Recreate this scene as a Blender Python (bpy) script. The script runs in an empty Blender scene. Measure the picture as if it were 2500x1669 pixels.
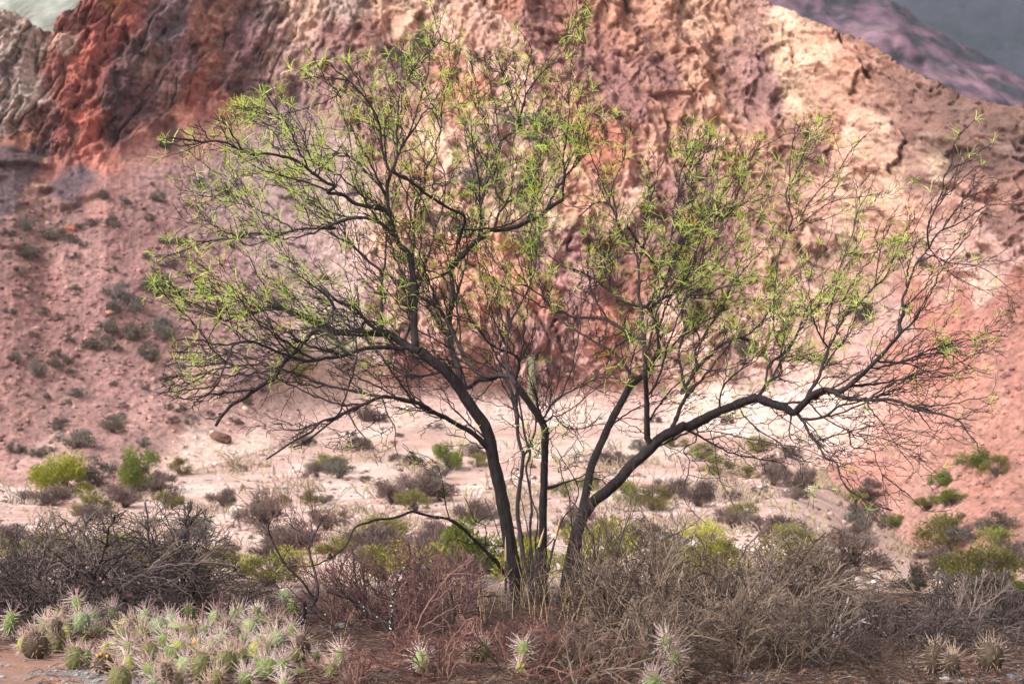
import bpy, math, random
import numpy as np
from mathutils import Vector, Matrix
from mathutils.bvhtree import BVHTree

random.seed(11)
RNG = np.random.default_rng(11)
SC = bpy.context.scene
COL = SC.collection

# ------------------------------------------------------------------ camera, sky, sun, exposure
CAM_H = 1.55
LENS = 85.0
PITCH = math.atan(37.5 / 2418.0)
cam_data = bpy.data.cameras.new("camera")
cam_data.lens = LENS
cam_data.sensor_width = 36.0
cam_data.clip_start = 0.1
cam_data.clip_end = 8000.0
cam_data.dof.use_dof = True
cam_data.dof.focus_distance = 16.7
cam_data.dof.aperture_fstop = 5.6
cam = bpy.data.objects.new("camera", cam_data)
cam.location = (0, 0, CAM_H)
cam.rotation_euler = (math.radians(90) + PITCH, 0, 0)
COL.objects.link(cam)
SC.camera = cam

world = bpy.data.worlds.new("World")
SC.world = world
world.use_nodes = True
wn = world.node_tree.nodes
wl = world.node_tree.links
wn.clear()
SUN_EL, SUN_AZ = math.radians(42), math.radians(-52)     # azimuth from behind-left of the camera
sky = wn.new("ShaderNodeTexSky")
sky.sky_type = 'NISHITA'
sky.sun_disc = False
sky.sun_elevation = SUN_EL
sky.sun_rotation = math.radians(180) + SUN_AZ * -1
sky.air_density = 1.0
sky.dust_density = 4.0
sky.ozone_density = 0.6
hs = wn.new("ShaderNodeHueSaturation")
hs.inputs["Saturation"].default_value = 0.10          # cloud cover: nearly white sky
hs.inputs["Value"].default_value = 1.0
bg = wn.new("ShaderNodeBackground")
bg.inputs["Strength"].default_value = 0.15
wo = wn.new("ShaderNodeOutputWorld")
wl.new(sky.outputs[0], hs.inputs["Color"])
wl.new(hs.outputs[0], bg.inputs["Color"])
wl.new(bg.outputs[0], wo.inputs["Surface"])

sun_d = bpy.data.lights.new("sun", 'SUN')
sun_d.energy = 1.15
sun_d.angle = math.radians(24)
sun_d.color = (1.0, 0.955, 0.90)
sun = bpy.data.objects.new("sun", sun_d)
# direction towards the sun
sd = Vector((math.sin(SUN_AZ) * math.cos(SUN_EL), -math.cos(SUN_AZ) * math.cos(SUN_EL), math.sin(SUN_EL)))
sun.rotation_euler = sd.to_track_quat('Z', 'Y').to_euler()
COL.objects.link(sun)

SC.view_settings.view_transform = 'Standard'
SC.view_settings.look = 'None'
SC.view_settings.gamma = 1.0
SC.view_settings.exposure = 1.14
SC.view_settings.use_curve_mapping = False
SC.render.engine = 'CYCLES'
SC.cycles.max_bounces = 6
SC.cycles.diffuse_bounces = 3
SC.cycles.volume_bounces = 0
SC.cycles.use_denoising = True

# ------------------------------------------------------------------ picture <-> world helpers
FPX = 1024 * LENS / 36.0          # focal length in 1024-wide pixels
K = 1024 / 2500.0                 # photograph pixel -> 1024-wide pixel
cp, sp_ = math.cos(PITCH), math.sin(PITCH)


def ray(fx, fy):
    """direction (scaled so that its world y is 1) through photograph pixel (fx, fy)"""
    a = (fx * K - 512.0) / FPX
    b = (341.5 - fy * K) / FPX
    # camera axes: right=(1,0,0), up=(0,-sp,cp), forward=(0,cp,sp)
    y = cp - b * sp_
    z = sp_ + b * cp
    return a / y, z / y


def at(fx, fy, Y):
    a, z = ray(fx, fy)
    return (a * Y, Y, CAM_H + z * Y)


def to_px(x, y, z):
    dz = z - CAM_H
    fwd = y * cp + dz * sp_
    up = -y * sp_ + dz * cp
    return (x / fwd * FPX + 512.0) / K, (341.5 - up / fwd * FPX) / K


# ------------------------------------------------------------------ numpy gradient noise
_perm = RNG.permutation(4096).astype(np.int64)
_ang = RNG.random(4096) * 2 * np.pi
_gx, _gy = np.cos(_ang), np.sin(_ang)


def noise2(x, y, seed=0):
    x = np.asarray(x, float) + seed * 17.31
    y = np.asarray(y, float) + seed * 9.77
    xi = np.floor(x).astype(np.int64)
    yi = np.floor(y).astype(np.int64)
    xf, yf = x - xi, y - yi
    u = xf * xf * xf * (xf * (xf * 6 - 15) + 10)
    v = yf * yf * yf * (yf * (yf * 6 - 15) + 10)

    def g(ix, iy, dx, dy):
        h = _perm[(_perm[ix & 4095] + iy) & 4095]
        return _gx[h] * dx + _gy[h] * dy
    a = g(xi, yi, xf, yf)
    b = g(xi + 1, yi, xf - 1, yf)
    c = g(xi, yi + 1, xf, yf - 1)
    d = g(xi + 1, yi + 1, xf - 1, yf - 1)
    return (a + u * (b - a)) * (1 - v) + (c + u * (d - c)) * v


def fbm(x, y, octv=4, seed=0, gain=0.5, ridged=False):
    s, amp, tot = 0, 1.0, 0
    for i in range(octv):
        n = noise2(x * 2 ** i, y * 2 ** i, seed + i * 3) * 1.6
        if ridged:
            n = 1 - 2 * np.abs(n)
        s = s + n * amp
        tot += amp
        amp *= gain
    return s / tot


def facets(x, y, seed=0, tilt=1.0):
    """tilted plates: (height, random id 0..1, distance to the plate border)"""
    xi, yi = np.floor(x).astype(np.int64), np.floor(y).astype(np.int64)
    b1 = np.full(x.shape, 9.0)
    b2 = np.full(x.shape, 9.0)
    hh = np.zeros(x.shape)
    rid = np.zeros(x.shape)
    for dx in (-1, 0, 1):
        for dy in (-1, 0, 1):
            cx_, cy_ = xi + dx, yi + dy
            h = _perm[(_perm[(cx_ + seed * 131) & 4095] + cy_) & 4095]
            h2 = _perm[(h + 17) & 4095]
            h3 = _perm[(h + 91) & 4095]
            px_, py_ = cx_ + h / 4096.0, cy_ + h2 / 4096.0
            d = (x - px_) ** 2 + (y - py_) ** 2
            r = h3 / 4096.0
            pl = r + tilt * (_gx[h] * (x - px_) + _gy[h] * (y - py_))
            m = d < b1
            b2 = np.where(m, b1, np.minimum(b2, d))
            hh = np.where(m, pl, hh)
            rid = np.where(m, r, rid)
            b1 = np.where(m, d, b1)
    return hh - 0.5, rid, np.sqrt(b2) - np.sqrt(b1)


def sstep(a, b, x):
    t = np.clip((x - a) / (b - a), 0, 1)
    return t * t * (3 - 2 * t)


def lin(c):
    c = np.asarray(c, float) / 255.0
    return np.where(c <= 0.04045, c / 12.92, ((c + 0.055) / 1.055) ** 2.4)


# ------------------------------------------------------------------ mesh helpers
def new_mesh(name, V, quads=None, tris=None, mat=None, colors=None, smooth=True):
    V = np.asarray(V, np.float32).reshape(-1, 3)
    me = bpy.data.meshes.new(name)
    me.vertices.add(len(V))
    me.vertices.foreach_set("co", V.ravel())
    loops, starts, pos = [], [], 0
    if quads is not None and len(quads):
        q = np.asarray(quads, np.int32).reshape(-1, 4)
        loops.append(q.ravel())
        starts.append(pos + 4 * np.arange(len(q), dtype=np.int32))
        pos += q.size
    if tris is not None and len(tris):
        t = np.asarray(tris, np.int32).reshape(-1, 3)
        loops.append(t.ravel())
        starts.append(pos + 3 * np.arange(len(t), dtype=np.int32))
        pos += t.size
    lp, st = np.concatenate(loops), np.concatenate(starts)
    me.loops.add(len(lp))
    me.loops.foreach_set("vertex_index", lp)
    me.polygons.add(len(st))
    me.polygons.foreach_set("loop_start", st)
    if smooth:
        me.polygons.foreach_set("use_smooth", np.ones(len(st), bool))
    if colors is not None:
        ca = me.color_attributes.new("Col", 'FLOAT_COLOR', 'POINT')
        c4 = np.ones((len(V), 4), np.float32)
        c4[:, :3] = colors
        ca.data.foreach_set("color", c4.ravel())
    me.update(calc_edges=True)
    me.validate()
    if mat is not None:
        me.materials.append(mat)
    return me


def link(name, me, parent=None, loc=None):
    o = bpy.data.objects.new(name, me)
    COL.objects.link(o)
    if parent is not None:
        o.parent = parent
    if loc is not None:
        o.location = loc
    return o


def tag(o, label=None, cat=None, group=None, kind=None):
    if label:
        o["label"] = label
    if cat:
        o["category"] = cat
    if group:
        o["group"] = group
    if kind:
        o["kind"] = kind
    return o


def thing(name, label, cat, loc=(0, 0, 0), group=None):
    return tag(link(name, None, loc=loc), label, cat, group)


class Tubes:
    """collects tapering polylines; build() returns one mesh of thin tubes"""
    def __init__(self, sides=4):
        self.P, self.R, self.N, self.C = [], [], [], []
        self.sides = sides

    def add(self, pts, rad, c=0.5):
        if len(pts) < 2:
            return
        self.P.extend(pts)
        self.R.extend(rad)
        self.N.append(len(pts))
        self.C.extend([c] * len(pts))

    def build(self, name, mat, origin=(0, 0, 0), palette=None, bump=0.0):
        P = np.array(self.P, float) - np.array(origin, float)
        R = np.array(self.R, float)
        N = np.array(self.N)
        ends = np.cumsum(N)
        first = np.zeros(len(P), bool)
        first[ends - N] = True
        last = np.zeros(len(P), bool)
        last[ends - 1] = True
        nxt = np.arange(len(P)) + 1
        nxt[last] = np.arange(len(P))[last]
        prv = np.arange(len(P)) - 1
        prv[first] = np.arange(len(P))[first]
        T = P[nxt] - P[prv]
        T /= np.maximum(np.linalg.norm(T, axis=1, keepdims=True), 1e-9)
        ref = np.tile(np.array([0.13, 0.97, 0.21]), (len(P), 1))
        U = np.cross(T, ref)
        U /= np.maximum(np.linalg.norm(U, axis=1, keepdims=True), 1e-9)
        W = np.cross(T, U)
        s = self.sides
        a = np.arange(s) * 2 * np.pi / s
        r = R[:, None] * np.ones(s)[None]
        if bump:
            kk = np.arange(len(P))[:, None] * 0.22 + np.zeros(s)[None]
            jj = np.arange(s)[None] * 7.31 + np.zeros(len(P))[:, None]
            r = r * (1 + bump * (1.3 * noise2(kk, jj, 7) + 0.35 * (RNG.random((len(P), s)) - 0.5)))
        V = P[:, None, :] + r[:, :, None] * (np.cos(a)[None, :, None] * U[:, None, :] + np.sin(a)[None, :, None] * W[:, None, :])
        V = V.reshape(-1, 3)
        idx = np.arange(len(P))[~last]
        j = np.arange(s)
        j2 = (j + 1) % s
        Q = np.stack([idx[:, None] * s + j, idx[:, None] * s + j2, (idx[:, None] + 1) * s + j2, (idx[:, None] + 1) * s + j], -1).reshape(-1, 4)
        cols = None
        if palette is not None:
            C = np.array(self.C)
            pal = np.array(palette, float)
            f = np.clip(C, 0, 0.9999) * (len(pal) - 1)
            i0 = f.astype(int)
            cc = pal[i0] * (1 - (f - i0))[:, None] + pal[i0 + 1] * (f - i0)[:, None]
            cols = np.repeat(cc, s, axis=0)
        # end caps
        caps = None
        if s == 4:
            e = np.arange(len(P))[last]
            caps = np.stack([e * s + k for k in range(4)], -1)
            Q = np.concatenate([Q, caps])
            return new_mesh(name, V, quads=Q, mat=mat, colors=cols)
        if s == 3:
            e = np.arange(len(P))[last]
            tri = np.stack([e * s, e * s + 1, e * s + 2], -1)
            return new_mesh(name, V, quads=Q, tris=tri, mat=mat, colors=cols)
        e = np.arange(len(P))[last]
        tri = np.concatenate([np.stack([e * s, e * s + k, e * s + k + 1], -1) for k in range(1, s - 1)])
        return new_mesh(name, V, quads=Q, tris=tri, mat=mat, colors=cols)


def smooth_line(P, step):
    """Catmull-Rom through P resampled at about `step`"""
    P = np.array(P, float)
    Q = np.vstack([2 * P[0] - P[1], P, 2 * P[-1] - P[-2]])
    out = []
    for i in range(1, len(Q) - 2):
        p0, p1, p2, p3 = Q[i - 1], Q[i], Q[i + 1], Q[i + 2]
        n = max(1, int(np.linalg.norm(p2 - p1) / step))
        for k in range(n):
            t = k / n
            out.append(0.5 * ((2 * p1) + (-p0 + p2) * t + (2 * p0 - 5 * p1 + 4 * p2 - p3) * t * t + (-p0 + 3 * p1 - 3 * p2 + p3) * t ** 3))
    out.append(P[-1])
    return np.array(out)


# ------------------------------------------------------------------ materials
def _mat(name):
    m = bpy.data.materials.new(name)
    m.use_nodes = True
    nt = m.node_tree
    for n in list(nt.nodes):
        nt.nodes.remove(n)
    out = nt.nodes.new("ShaderNodeOutputMaterial")
    return m, nt, out


def mat_rock(name, scale=1.0, contrast=0.35, bump=0.3, attr=True, base=(0.3, 0.2, 0.17), rough=0.95, stretch=(1, 1, 1), second=None):
    m, nt, out = _mat(name)
    N, L = nt.nodes, nt.links
    p = N.new("ShaderNodeBsdfPrincipled")
    p.inputs["Roughness"].default_value = rough
    p.inputs["Specular IOR Level"].default_value = 0.15
    tc = N.new("ShaderNodeTexCoord")
    mp = N.new("ShaderNodeMapping")
    mp.inputs["Scale"].default_value = stretch
    L.new(tc.outputs["Object"], mp.inputs[0])
    n1 = N.new("ShaderNodeTexNoise")
    n1.inputs["Scale"].default_value = 3.0 * scale
    n1.inputs["Detail"].default_value = 9
    n1.inputs["Roughness"].default_value = 0.68
    L.new(mp.outputs[0], n1.inputs["Vector"])
    mr = N.new("ShaderNodeMapRange")
    mr.inputs["From Min"].default_value = 0.28
    mr.inputs["From Max"].default_value = 0.72
    mr.inputs["To Min"].default_value = 1 - contrast
    mr.inputs["To Max"].default_value = 1 + contrast
    L.new(n1.outputs["Fac"], mr.inputs["Value"])
    if attr:
        a = N.new("ShaderNodeVertexColor")
        a.layer_name = "Col"
        src = a.outputs["Color"]
    else:
        a = N.new("ShaderNodeRGB")
        a.outputs[0].default_value = (*base, 1)
        src = a.outputs[0]
    mul = N.new("ShaderNodeVectorMath")
    mul.operation = 'SCALE'
    L.new(src, mul.inputs[0])
    L.new(mr.outputs[0], mul.inputs["Scale"])
    L.new(mul.outputs[0], p.inputs["Base Color"])
    b = N.new("ShaderNodeBump")
    b.inputs["Strength"].default_value = bump
    b.inputs["Distance"].default_value = 0.1 / scale
    L.new(n1.outputs["Fac"], b.inputs["Height"])
    L.new(b.outputs[0], p.inputs["Normal"])
    L.new(p.outputs[0], out.inputs[0])
    return m


def mat_leaf(name, trans=0.45, attr=True, base=(0.2, 0.3, 0.06), hue_var=0.0, val_var=0.0):
    m, nt, out = _mat(name)
    N, L = nt.nodes, nt.links
    d = N.new("ShaderNodeBsdfPrincipled")
    d.inputs["Roughness"].default_value = 0.55
    d.inputs["Specular IOR Level"].default_value = 0.3
    t = N.new("ShaderNodeBsdfTranslucent")
    mx = N.new("ShaderNodeMixShader")
    mx.inputs[0].default_value = trans
    if attr:
        a = N.new("ShaderNodeVertexColor")
        a.layer_name = "Col"
        src = a.outputs["Color"]
    else:
        a = N.new("ShaderNodeRGB")
        a.outputs[0].default_value = (*base, 1)
        src = a.outputs[0]
    if hue_var or val_var:
        oi = N.new("ShaderNodeObjectInfo")
        h = N.new("ShaderNodeHueSaturation")
        m1 = N.new("ShaderNodeMapRange")
        m1.inputs["To Min"].default_value = 0.5 - hue_var
        m1.inputs["To Max"].default_value = 0.5 + hue_var
        m2 = N.new("ShaderNodeMapRange")
        m2.inputs["To Min"].default_value = 1 - val_var
        m2.inputs["To Max"].default_value = 1 + val_var
        L.new(oi.outputs["Random"], m1.inputs["Value"])
        L.new(oi.outputs["Random"], m2.inputs["Value"])
        L.new(m1.outputs[0], h.inputs["Hue"])
        L.new(m2.outputs[0], h.inputs["Value"])
        L.new(src, h.inputs["Color"])
        src = h.outputs[0]
    L.new(src, d.inputs["Base Color"])
    L.new(src, t.inputs["Color"])
    L.new(d.outputs[0], mx.inputs[1])
    L.new(t.outputs[0], mx.inputs[2])
    L.new(mx.outputs[0], out.inputs[0])
    return m


M_HILL = mat_rock("hill_rock", 1.8, 0.42, 0.5)
M_FAR = mat_rock("far_rock", 0.10, 0.6, 0.8)
M_GROUND = mat_rock("sandy_ground", 2.2, 0.30, 0.7)
M_BARK = mat_rock("dark_bark", 14.0, 0.75, 1.0, rough=0.8, stretch=(1, 1, 0.22))
M_TWIG = mat_rock("twig_bark", 12.0, 0.35, 0.2, rough=0.7)
M_LEAF = mat_leaf("leaf_green", 0.55)
M_BUSH = mat_leaf("bush_leaf", 0.3, hue_var=0.015, val_var=0.18)
M_PAD = mat_rock("cactus_skin", 20.0, 0.25, 0.2, rough=0.6)
M_SPINE = mat_rock("cactus_spine", 20.0, 0.15, 0.0, rough=0.5)
M_STONE = mat_rock("slate_stone", 8.0, 0.35, 0.6, rough=0.8)
M_WOOD = mat_rock("split_wood", 14.0, 0.3, 0.3, attr=False, base=(0.5, 0.34, 0.18), stretch=(1, 1, 0.15))

# ================================================================== SETTING: ground and hills
ALB = 0.74      # displayed colour -> surface colour


def ground_h(x, y):
    x = np.asarray(x, float)
    y = np.asarray(y, float)
    ky = [-400, 14, 18, 25, 35, 45, 55, 66, 80, 110, 160, 400]
    kz = [0, 0, -0.02, -0.3, -0.75, -1.0, -0.86, 0.22, 0.9, 1.9, 3.4, 4.4]
    kr = [0, 0, -0.06, -0.7, -1.5, -2.1, -2.45, -2.5, -2.4, -2.0, 0, 2]
    wr = sstep(0.105, 0.18, x / np.maximum(y, 1.0)) * sstep(14, 20, y)
    w = sstep(18, 24, y)
    g = np.interp(y, ky, kz) * (1 - wr) + np.interp(y, ky, kr) * wr
    g2 = 0
    for k in (-3, -1.5, 1.5, 3):
        g2 = g2 + np.interp(y + k, ky, kz) * (1 - wr) + np.interp(y + k, ky, kr) * wr
    g = g * (1 - w) + w * (g + g2) / 5
    far = sstep(17, 30, y)
    n = 0.02 * fbm(x * 1.3, y * 1.3, 3, 5) + 0.012 * fbm(x * 5, y * 5, 2, 8)
    n = n + far * (0.10 * fbm(x * 0.25, y * 0.22, 3, 9) + 0.05 * fbm(x * 0.8, y * 0.5, 3, 4))
    return g + n


nu, nv = 520, 560
u = np.linspace(-1, 1, nu)
gxs = np.sinh(u * 5.2) / math.sinh(5.2) * 260
gys = np.concatenate([np.linspace(-120, 8, 20)[:-1], np.linspace(8, 24, 300)[:-1], 24 * (150 / 24.0) ** np.linspace(0, 1, nv - 318)])
GX, GY = np.meshgrid(gxs, gys)
GZ = ground_h(GX, GY)
near = 1 - sstep(16.5, 22, GY)
pale = lin((226, 200, 188))
pale2 = lin((206, 170, 158))
sand = lin((158, 120, 104))
dark = lin((92, 70, 63))
grey = lin((138, 138, 142))
n1 = sstep(-0.25, 0.35, fbm(GX * 0.35, GY * 0.25, 4, 21))[..., None]
n3 = sstep(-0.2, 0.5, fbm(GX * 0.8, GY * 1.6, 4, 23))[..., None]
farc = (pale * n1 + pale2 * (1 - n1)) * (0.82 + 0.3 * n3)
redm = sstep(3, 8, GX - 0.05 * GY)[..., None] * sstep(28, 38, GY)[..., None]
farc = farc * (1 - 0.75 * redm) + 0.75 * redm * lin((190, 140, 125))
litter = sstep(-0.15, 0.25, fbm(GX * 0.9, GY * 0.9, 4, 33) + 0.9 * sstep(13.2, 14.6, GY) + 0.9 * sstep(-2.1, -0.6, GX) - 0.6)[..., None]
nearc = sand * (1 - litter) + dark * litter
gr = (sstep(0.05, 0.4, fbm(GX * 2.2, GY * 2.2, 4, 41) + 0.5 * np.exp(-((GX + 1.9) ** 2 / 0.25 + (GY - 12.7) ** 2 / 0.15)) * 2 - 0.12) * (1 - 0.7 * litter[..., 0]))[..., None]
nearc = nearc * (1 - 0.7 * gr) + grey * 0.7 * gr
GC = nearc * near[..., None] + farc * (1 - near[..., None])


def grid_quads(nr, nc):
    i = np.arange(nr - 1)[:, None] * nc + np.arange(nc - 1)[None]
    return np.stack([i, i + 1, i + nc + 1, i + nc], -1).reshape(-1, 4)


me = new_mesh("ground", np.stack([GX, GY, GZ], -1), quads=grid_quads(*GX.shape), mat=M_GROUND, colors=(GC * ALB).reshape(-1, 3))
ground = tag(link("ground", me), kind="structure")

# ---- main hillside: a sheet rising from its toe, integrated with a slope that differs between talus, cliff and badland
cx = np.concatenate([np.linspace(-1400, -60, 70)[:-1], np.linspace(-60, 2560, 880), np.linspace(2560, 3900, 70)[1:]])
toe_y = np.interp(cx, [-1400, 0, 250, 500, 800, 1100, 1400, 1700, 1900, 2050, 2200, 2350, 2500, 3900], [1150, 1185, 1215, 1150, 1060, 1040, 1040, 1050, 1095, 1185, 1330, 1385, 1390, 1390])
toe_D = np.interp(cx, [-1400, 0, 500, 800, 1100, 1700, 1900, 2050, 2200, 2500, 3900], [54, 55, 57, 61, 65, 65, 62, 57, 53, 51, 48])
ker = np.ones(41) / 41
def smooth1(a):
    p = np.concatenate([np.full(20, a[0]), a, np.full(20, a[-1])])
    return np.convolve(p, ker, 'valid')
toe_y, toe_D = smooth1(toe_y), smooth1(toe_D)
sky_y = np.interp(cx, [-1400, -200, 0, 36, 84, 110, 125, 153, 182, 209, 260, 700, 1600, 1720, 1790, 1900, 2000, 2110, 2200, 2300, 2420, 2500, 2700, 3900],
                  [200, 60, 36, 33, 64, 80, 74, 34, 18, -4, -60, -160, -120, -40, 4, 32, 64, 97, 150, 192, 240, 256, 300, 380])
sky_y = sky_y + 22 * sstep(1800, 2300, cx) + 5.0 * fbm(cx / 23.0, cx * 0, 4, 77)
NR = 400
t = np.linspace(0, 1, NR)
FX_ = np.tile(cx, (NR, 1))
FY_ = toe_y[None] + t[:, None] * (sky_y - toe_y)[None]


def zone(points, x):
    return np.interp(x, [p[0] for p in points], [p[1] for p in points])


warp = 22 * fbm(FX_ / 130, FY_ / 130, 3, 50)
# line between the talus and the cliffs above it, line between the pale fan and the slopes above it
cliff_line = zone([(-1400, 330), (0, 330), (60, 370), (130, 405), (250, 400), (400, 320), (560, 265), (720, 250), (860, 330), (1000, 620), (1100, 900), (1300, 960), (1700, 900), (1950, 700), (2100, 480), (2500, 430), (3900, 430)], FX_)
fan_line = zone([(-1400, 1140), (0, 1140), (400, 1120), (480, 1030), (700, 960), (900, 900), (1200, 930), (1500, 940), (1800, 930), (2000, 900), (2120, 1010), (2300, 1500), (3900, 1500)], FX_)
m_cliff = sstep(-25, 35, cliff_line - FY_ + warp)
m_fan = sstep(-40, 60, FY_ - fan_line + warp) * (1 - m_cliff)
m_left = (1 - sstep(820, 1000, FX_ + warp)) * (1 - m_cliff) * (1 - m_fan)
m_cl_left = m_cliff * (1 - sstep(700, 900, FX_ + warp))
m_right = sstep(2020, 2200, FX_ + 0.25 * (FY_ - 700) + warp) * sstep(620, 760, FY_) * (1 - m_fan)
m_bad = np.clip(1 - m_cl_left - m_left - m_fan - m_right, 0, 1)
theta = np.radians(66) * m_cl_left + np.radians(33) * m_left + np.radians(11) * m_fan + np.radians(40) * m_right * (1 - 0) + np.radians(50) * m_bad
wsum = m_cl_left + m_left + m_fan + m_right + m_bad
theta = theta / wsum
tt = np.tan(theta)
D = np.zeros_like(FX_)
D[0] = toe_D
for r in range(1, NR):
    dpx = (FY_[r - 1] - FY_[r]) * K
    _, zz = ray(FX_[r], FY_[r])
    D[r] = D[r - 1] * (1 + (dpx / FPX) / np.maximum(tt[r] - zz, 0.06))
# soften sideways
def blur_cols(A, n):
    k = np.ones(n) / n
    P = np.pad(A, ((0, 0), (n // 2, n // 2)), mode='edge')
    c = np.cumsum(np.pad(P, ((0, 0), (1, 0))), axis=1)
    return (c[:, n:] - c[:, :-n]) / n
D = np.concatenate([D[:, 69:949]], 1)
D = np.pad(D, ((0, 0), (69, cx.size - 949)), mode='edge')
D = blur_cols(blur_cols(D, 181), 91)
D[:, :69] *= np.linspace(0.85, 1.0, 69)[None]
# the toe follows the ground it stands on
ra0, rz0 = ray(cx, toe_y)
ys_ = np.linspace(25, 110, 700)
fit = np.zeros(cx.size)
for j in range(cx.size):
    gz_ = ground_h(ra0[j] * ys_, ys_)
    under = (CAM_H + rz0[j] * ys_) < gz_
    fit[j] = ys_[int(np.argmax(under))] / D[0, j] if under.any() else 1.0
fit = np.clip(fit, 0.75, 1.35)
fit[:69] = fit[69]
fit[949:] = fit[948]
fit = np.convolve(np.pad(fit, 30, mode='edge'), np.ones(61) / 61, 'valid')
D = D * (1 + (fit - 1)[None] * (1 - sstep(0.0, 0.22, np.linspace(0, 1, NR)[:, None])))
ra, rz = ray(FX_, FY_)
X = ra * D
Y = D.copy()
Z = CAM_H + rz * D
# sheet normal
P0 = np.stack([X, Y, Z], -1)
dU = np.gradient(P0, axis=1)
dV = np.gradient(P0, axis=0)
NRM = np.cross(dU, dV)
NRM /= np.linalg.norm(NRM, axis=-1, keepdims=True)
NRM *= np.where(NRM[..., 1:2] > 0, -1, 1)
for _ in range(2):
    NRM = np.stack([blur_cols(NRM[..., i], 21) for i in range(3)], -1)
NRM /= np.linalg.norm(NRM, axis=-1, keepdims=True)


def rot(a, ang):
    c, s = math.cos(ang), math.sin(ang)
    return X * c + Z * s, -X * s + Z * c      # along, across


NRM = NRM * 0.22 + np.array([0, -0.85, -0.02])
NRM /= np.linalg.norm(NRM, axis=-1, keepdims=True)
disp = np.zeros_like(X)
# left cliffs: near-vertical beds leaning right, broken into blocks by joints
al, ac = rot(0, math.radians(74))
w1 = 0.35 * fbm(X * 0.6, Z * 0.6, 3, 60)
beds = fbm((ac + w1) * 1.7, al * 0.22, 5, 61, gain=0.6)
blocks = fbm((ac + w1) * 1.7, al * 1.0, 5, 62, ridged=True, gain=0.6)
crack = np.exp(-(noise2((ac + w1) * 2.0, al * 0.3, 63) / 0.05) ** 2)
crack2 = np.exp(-(noise2((ac + w1) * 4.2, al * 0.6, 67) / 0.07) ** 2)
cross = np.exp(-(noise2(ac * 1.1, al * 2.6, 64) / 0.06) ** 2)
w3 = 0.25 * fbm(X * 1.2, Z * 1.2, 3, 160)
f1, r1, e1 = facets((ac + w1) * 1.7, (al + w3) * 0.75, 1, 0.5)
f2, r2, e2 = facets((ac + w3) * 4.2, (al + w3) * 2.6, 2, 0.6)
d_cl = 0.45 * beds + 0.10 * blocks + 0.24 * f1 + 0.13 * f2 - 0.35 * crack * sstep(-0.1, 0.25, fbm(X * .6, Z * .6, 2, 65)) - 0.08 * crack2 + 0.06 * fbm(X * 5, Z * 5, 4, 66, ridged=True)
# badlands: flutes running down to the right, pitted
al2, ac2 = rot(0, math.radians(-60))
w2 = 0.55 * fbm(X * 0.45, Z * 0.45, 4, 70)
fl = fbm((ac2 + w2) * 0.42, (al2 + w2) * 0.15, 5, 71, ridged=True, gain=0.52)
fl2 = fbm((ac2 + w2) * 2.3, (al2) * 1.0, 4, 72, ridged=True, gain=0.6)
pit = fbm(X * 3.2, Z * 3.8, 4, 73, ridged=True)
crk = np.exp(-(noise2((ac2 + w2) * 1.0, al2 * 0.3, 74) / 0.04) ** 2) * sstep(0.0, 0.3, fbm(X * .5, Z * .5, 2, 75))
w4 = 0.3 * fbm(X * 1.1, Z * 1.1, 4, 161)
f3, r3, e3 = facets((ac2 + w2 + w4) * 1.1, (al2 + w2) * 0.6, 3, 0.8)
f4, r4, e4 = facets((ac2 + w4) * 2.6, (al2 + w4) * 1.5, 4, 1.0)
f5, r5, e5 = facets((X + w4) * 4.6, (Z + w3) * 5.0, 5, 1.0)
crag = fbm(X * 0.62 + w2 * 1.3, Z * 0.5 + w4 * 1.3, 6, 170, ridged=True, gain=0.60)
crag2 = fbm(X * 1.1 + w4, Z * 1.1 + w2, 5, 171, ridged=True, gain=0.55)
d_cl = d_cl + 0.42 * crag2 + 0.16 * fbm((ac + w1) * 3.0, al * 1.2, 4, 172, ridged=True, gain=0.6)
d_bad = 0.75 * crag + 1.0 * fl + 0.10 * fl2 + 0.30 * f3 + 0.15 * f4 + 0.06 * f5 + 0.06 * pit - 0.45 * crk
# talus: fine rubble, shallow gullies
al3, ac3 = rot(0, math.radians(38))
d_tal = 0.16 * fbm(ac3 * 0.8, al3 * 0.22, 4, 80) + 0.04 * fbm(X * 3.5, Z * 5, 4, 81, ridged=True) + 0.04 * np.maximum(0, fbm(X * 8, Z * 11, 2, 82)) * 2
ledge = sstep(0.02, 0.3, fbm(X * .5, Z * 1.3, 3, 83)) * (1 - sstep(560, 700, FY_)) * (1 - sstep(150, 330, FX_))
f6, r6, e6 = facets(X * 3.6 + w3, Z * 5.5 + w3, 6, 1.0)
d_tal = d_tal + 0.4 * ledge + 0.035 * f6
# pale fan
d_fan = 0.14 * fbm(X * 0.5, D * 0.25, 4, 90) + 0.04 * fbm(X * 2.5, Z * 6, 3, 91)
# lower right red slope: long smooth rills
al4, ac4 = rot(0, math.radians(56))
d_rt = 0.55 * fbm(ac4 * 0.55, al4 * 0.12, 5, 95, ridged=True) + 0.12 * fbm(ac4 * 2.2, al4 * 0.4, 3, 96) + 0.03 * fbm(X * 6, Z * 6, 3, 97)
low = sstep(1, 45, np.arange(NR))[:, None]
disp = (m_cl_left * d_cl + m_bad * d_bad + m_left * d_tal + m_fan * d_fan + m_right * d_rt) / wsum * low
P1 = P0 + NRM * disp[..., None]
# the toe sinks below the ground
P1[0, :, 2] -= 2.0
P1[0, :, 1] -= 3.0
P1[1, :, 2] -= 0.5
P1[1, :, 1] -= 0.8
P1[2, :, 2] -= 0.15

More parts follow.
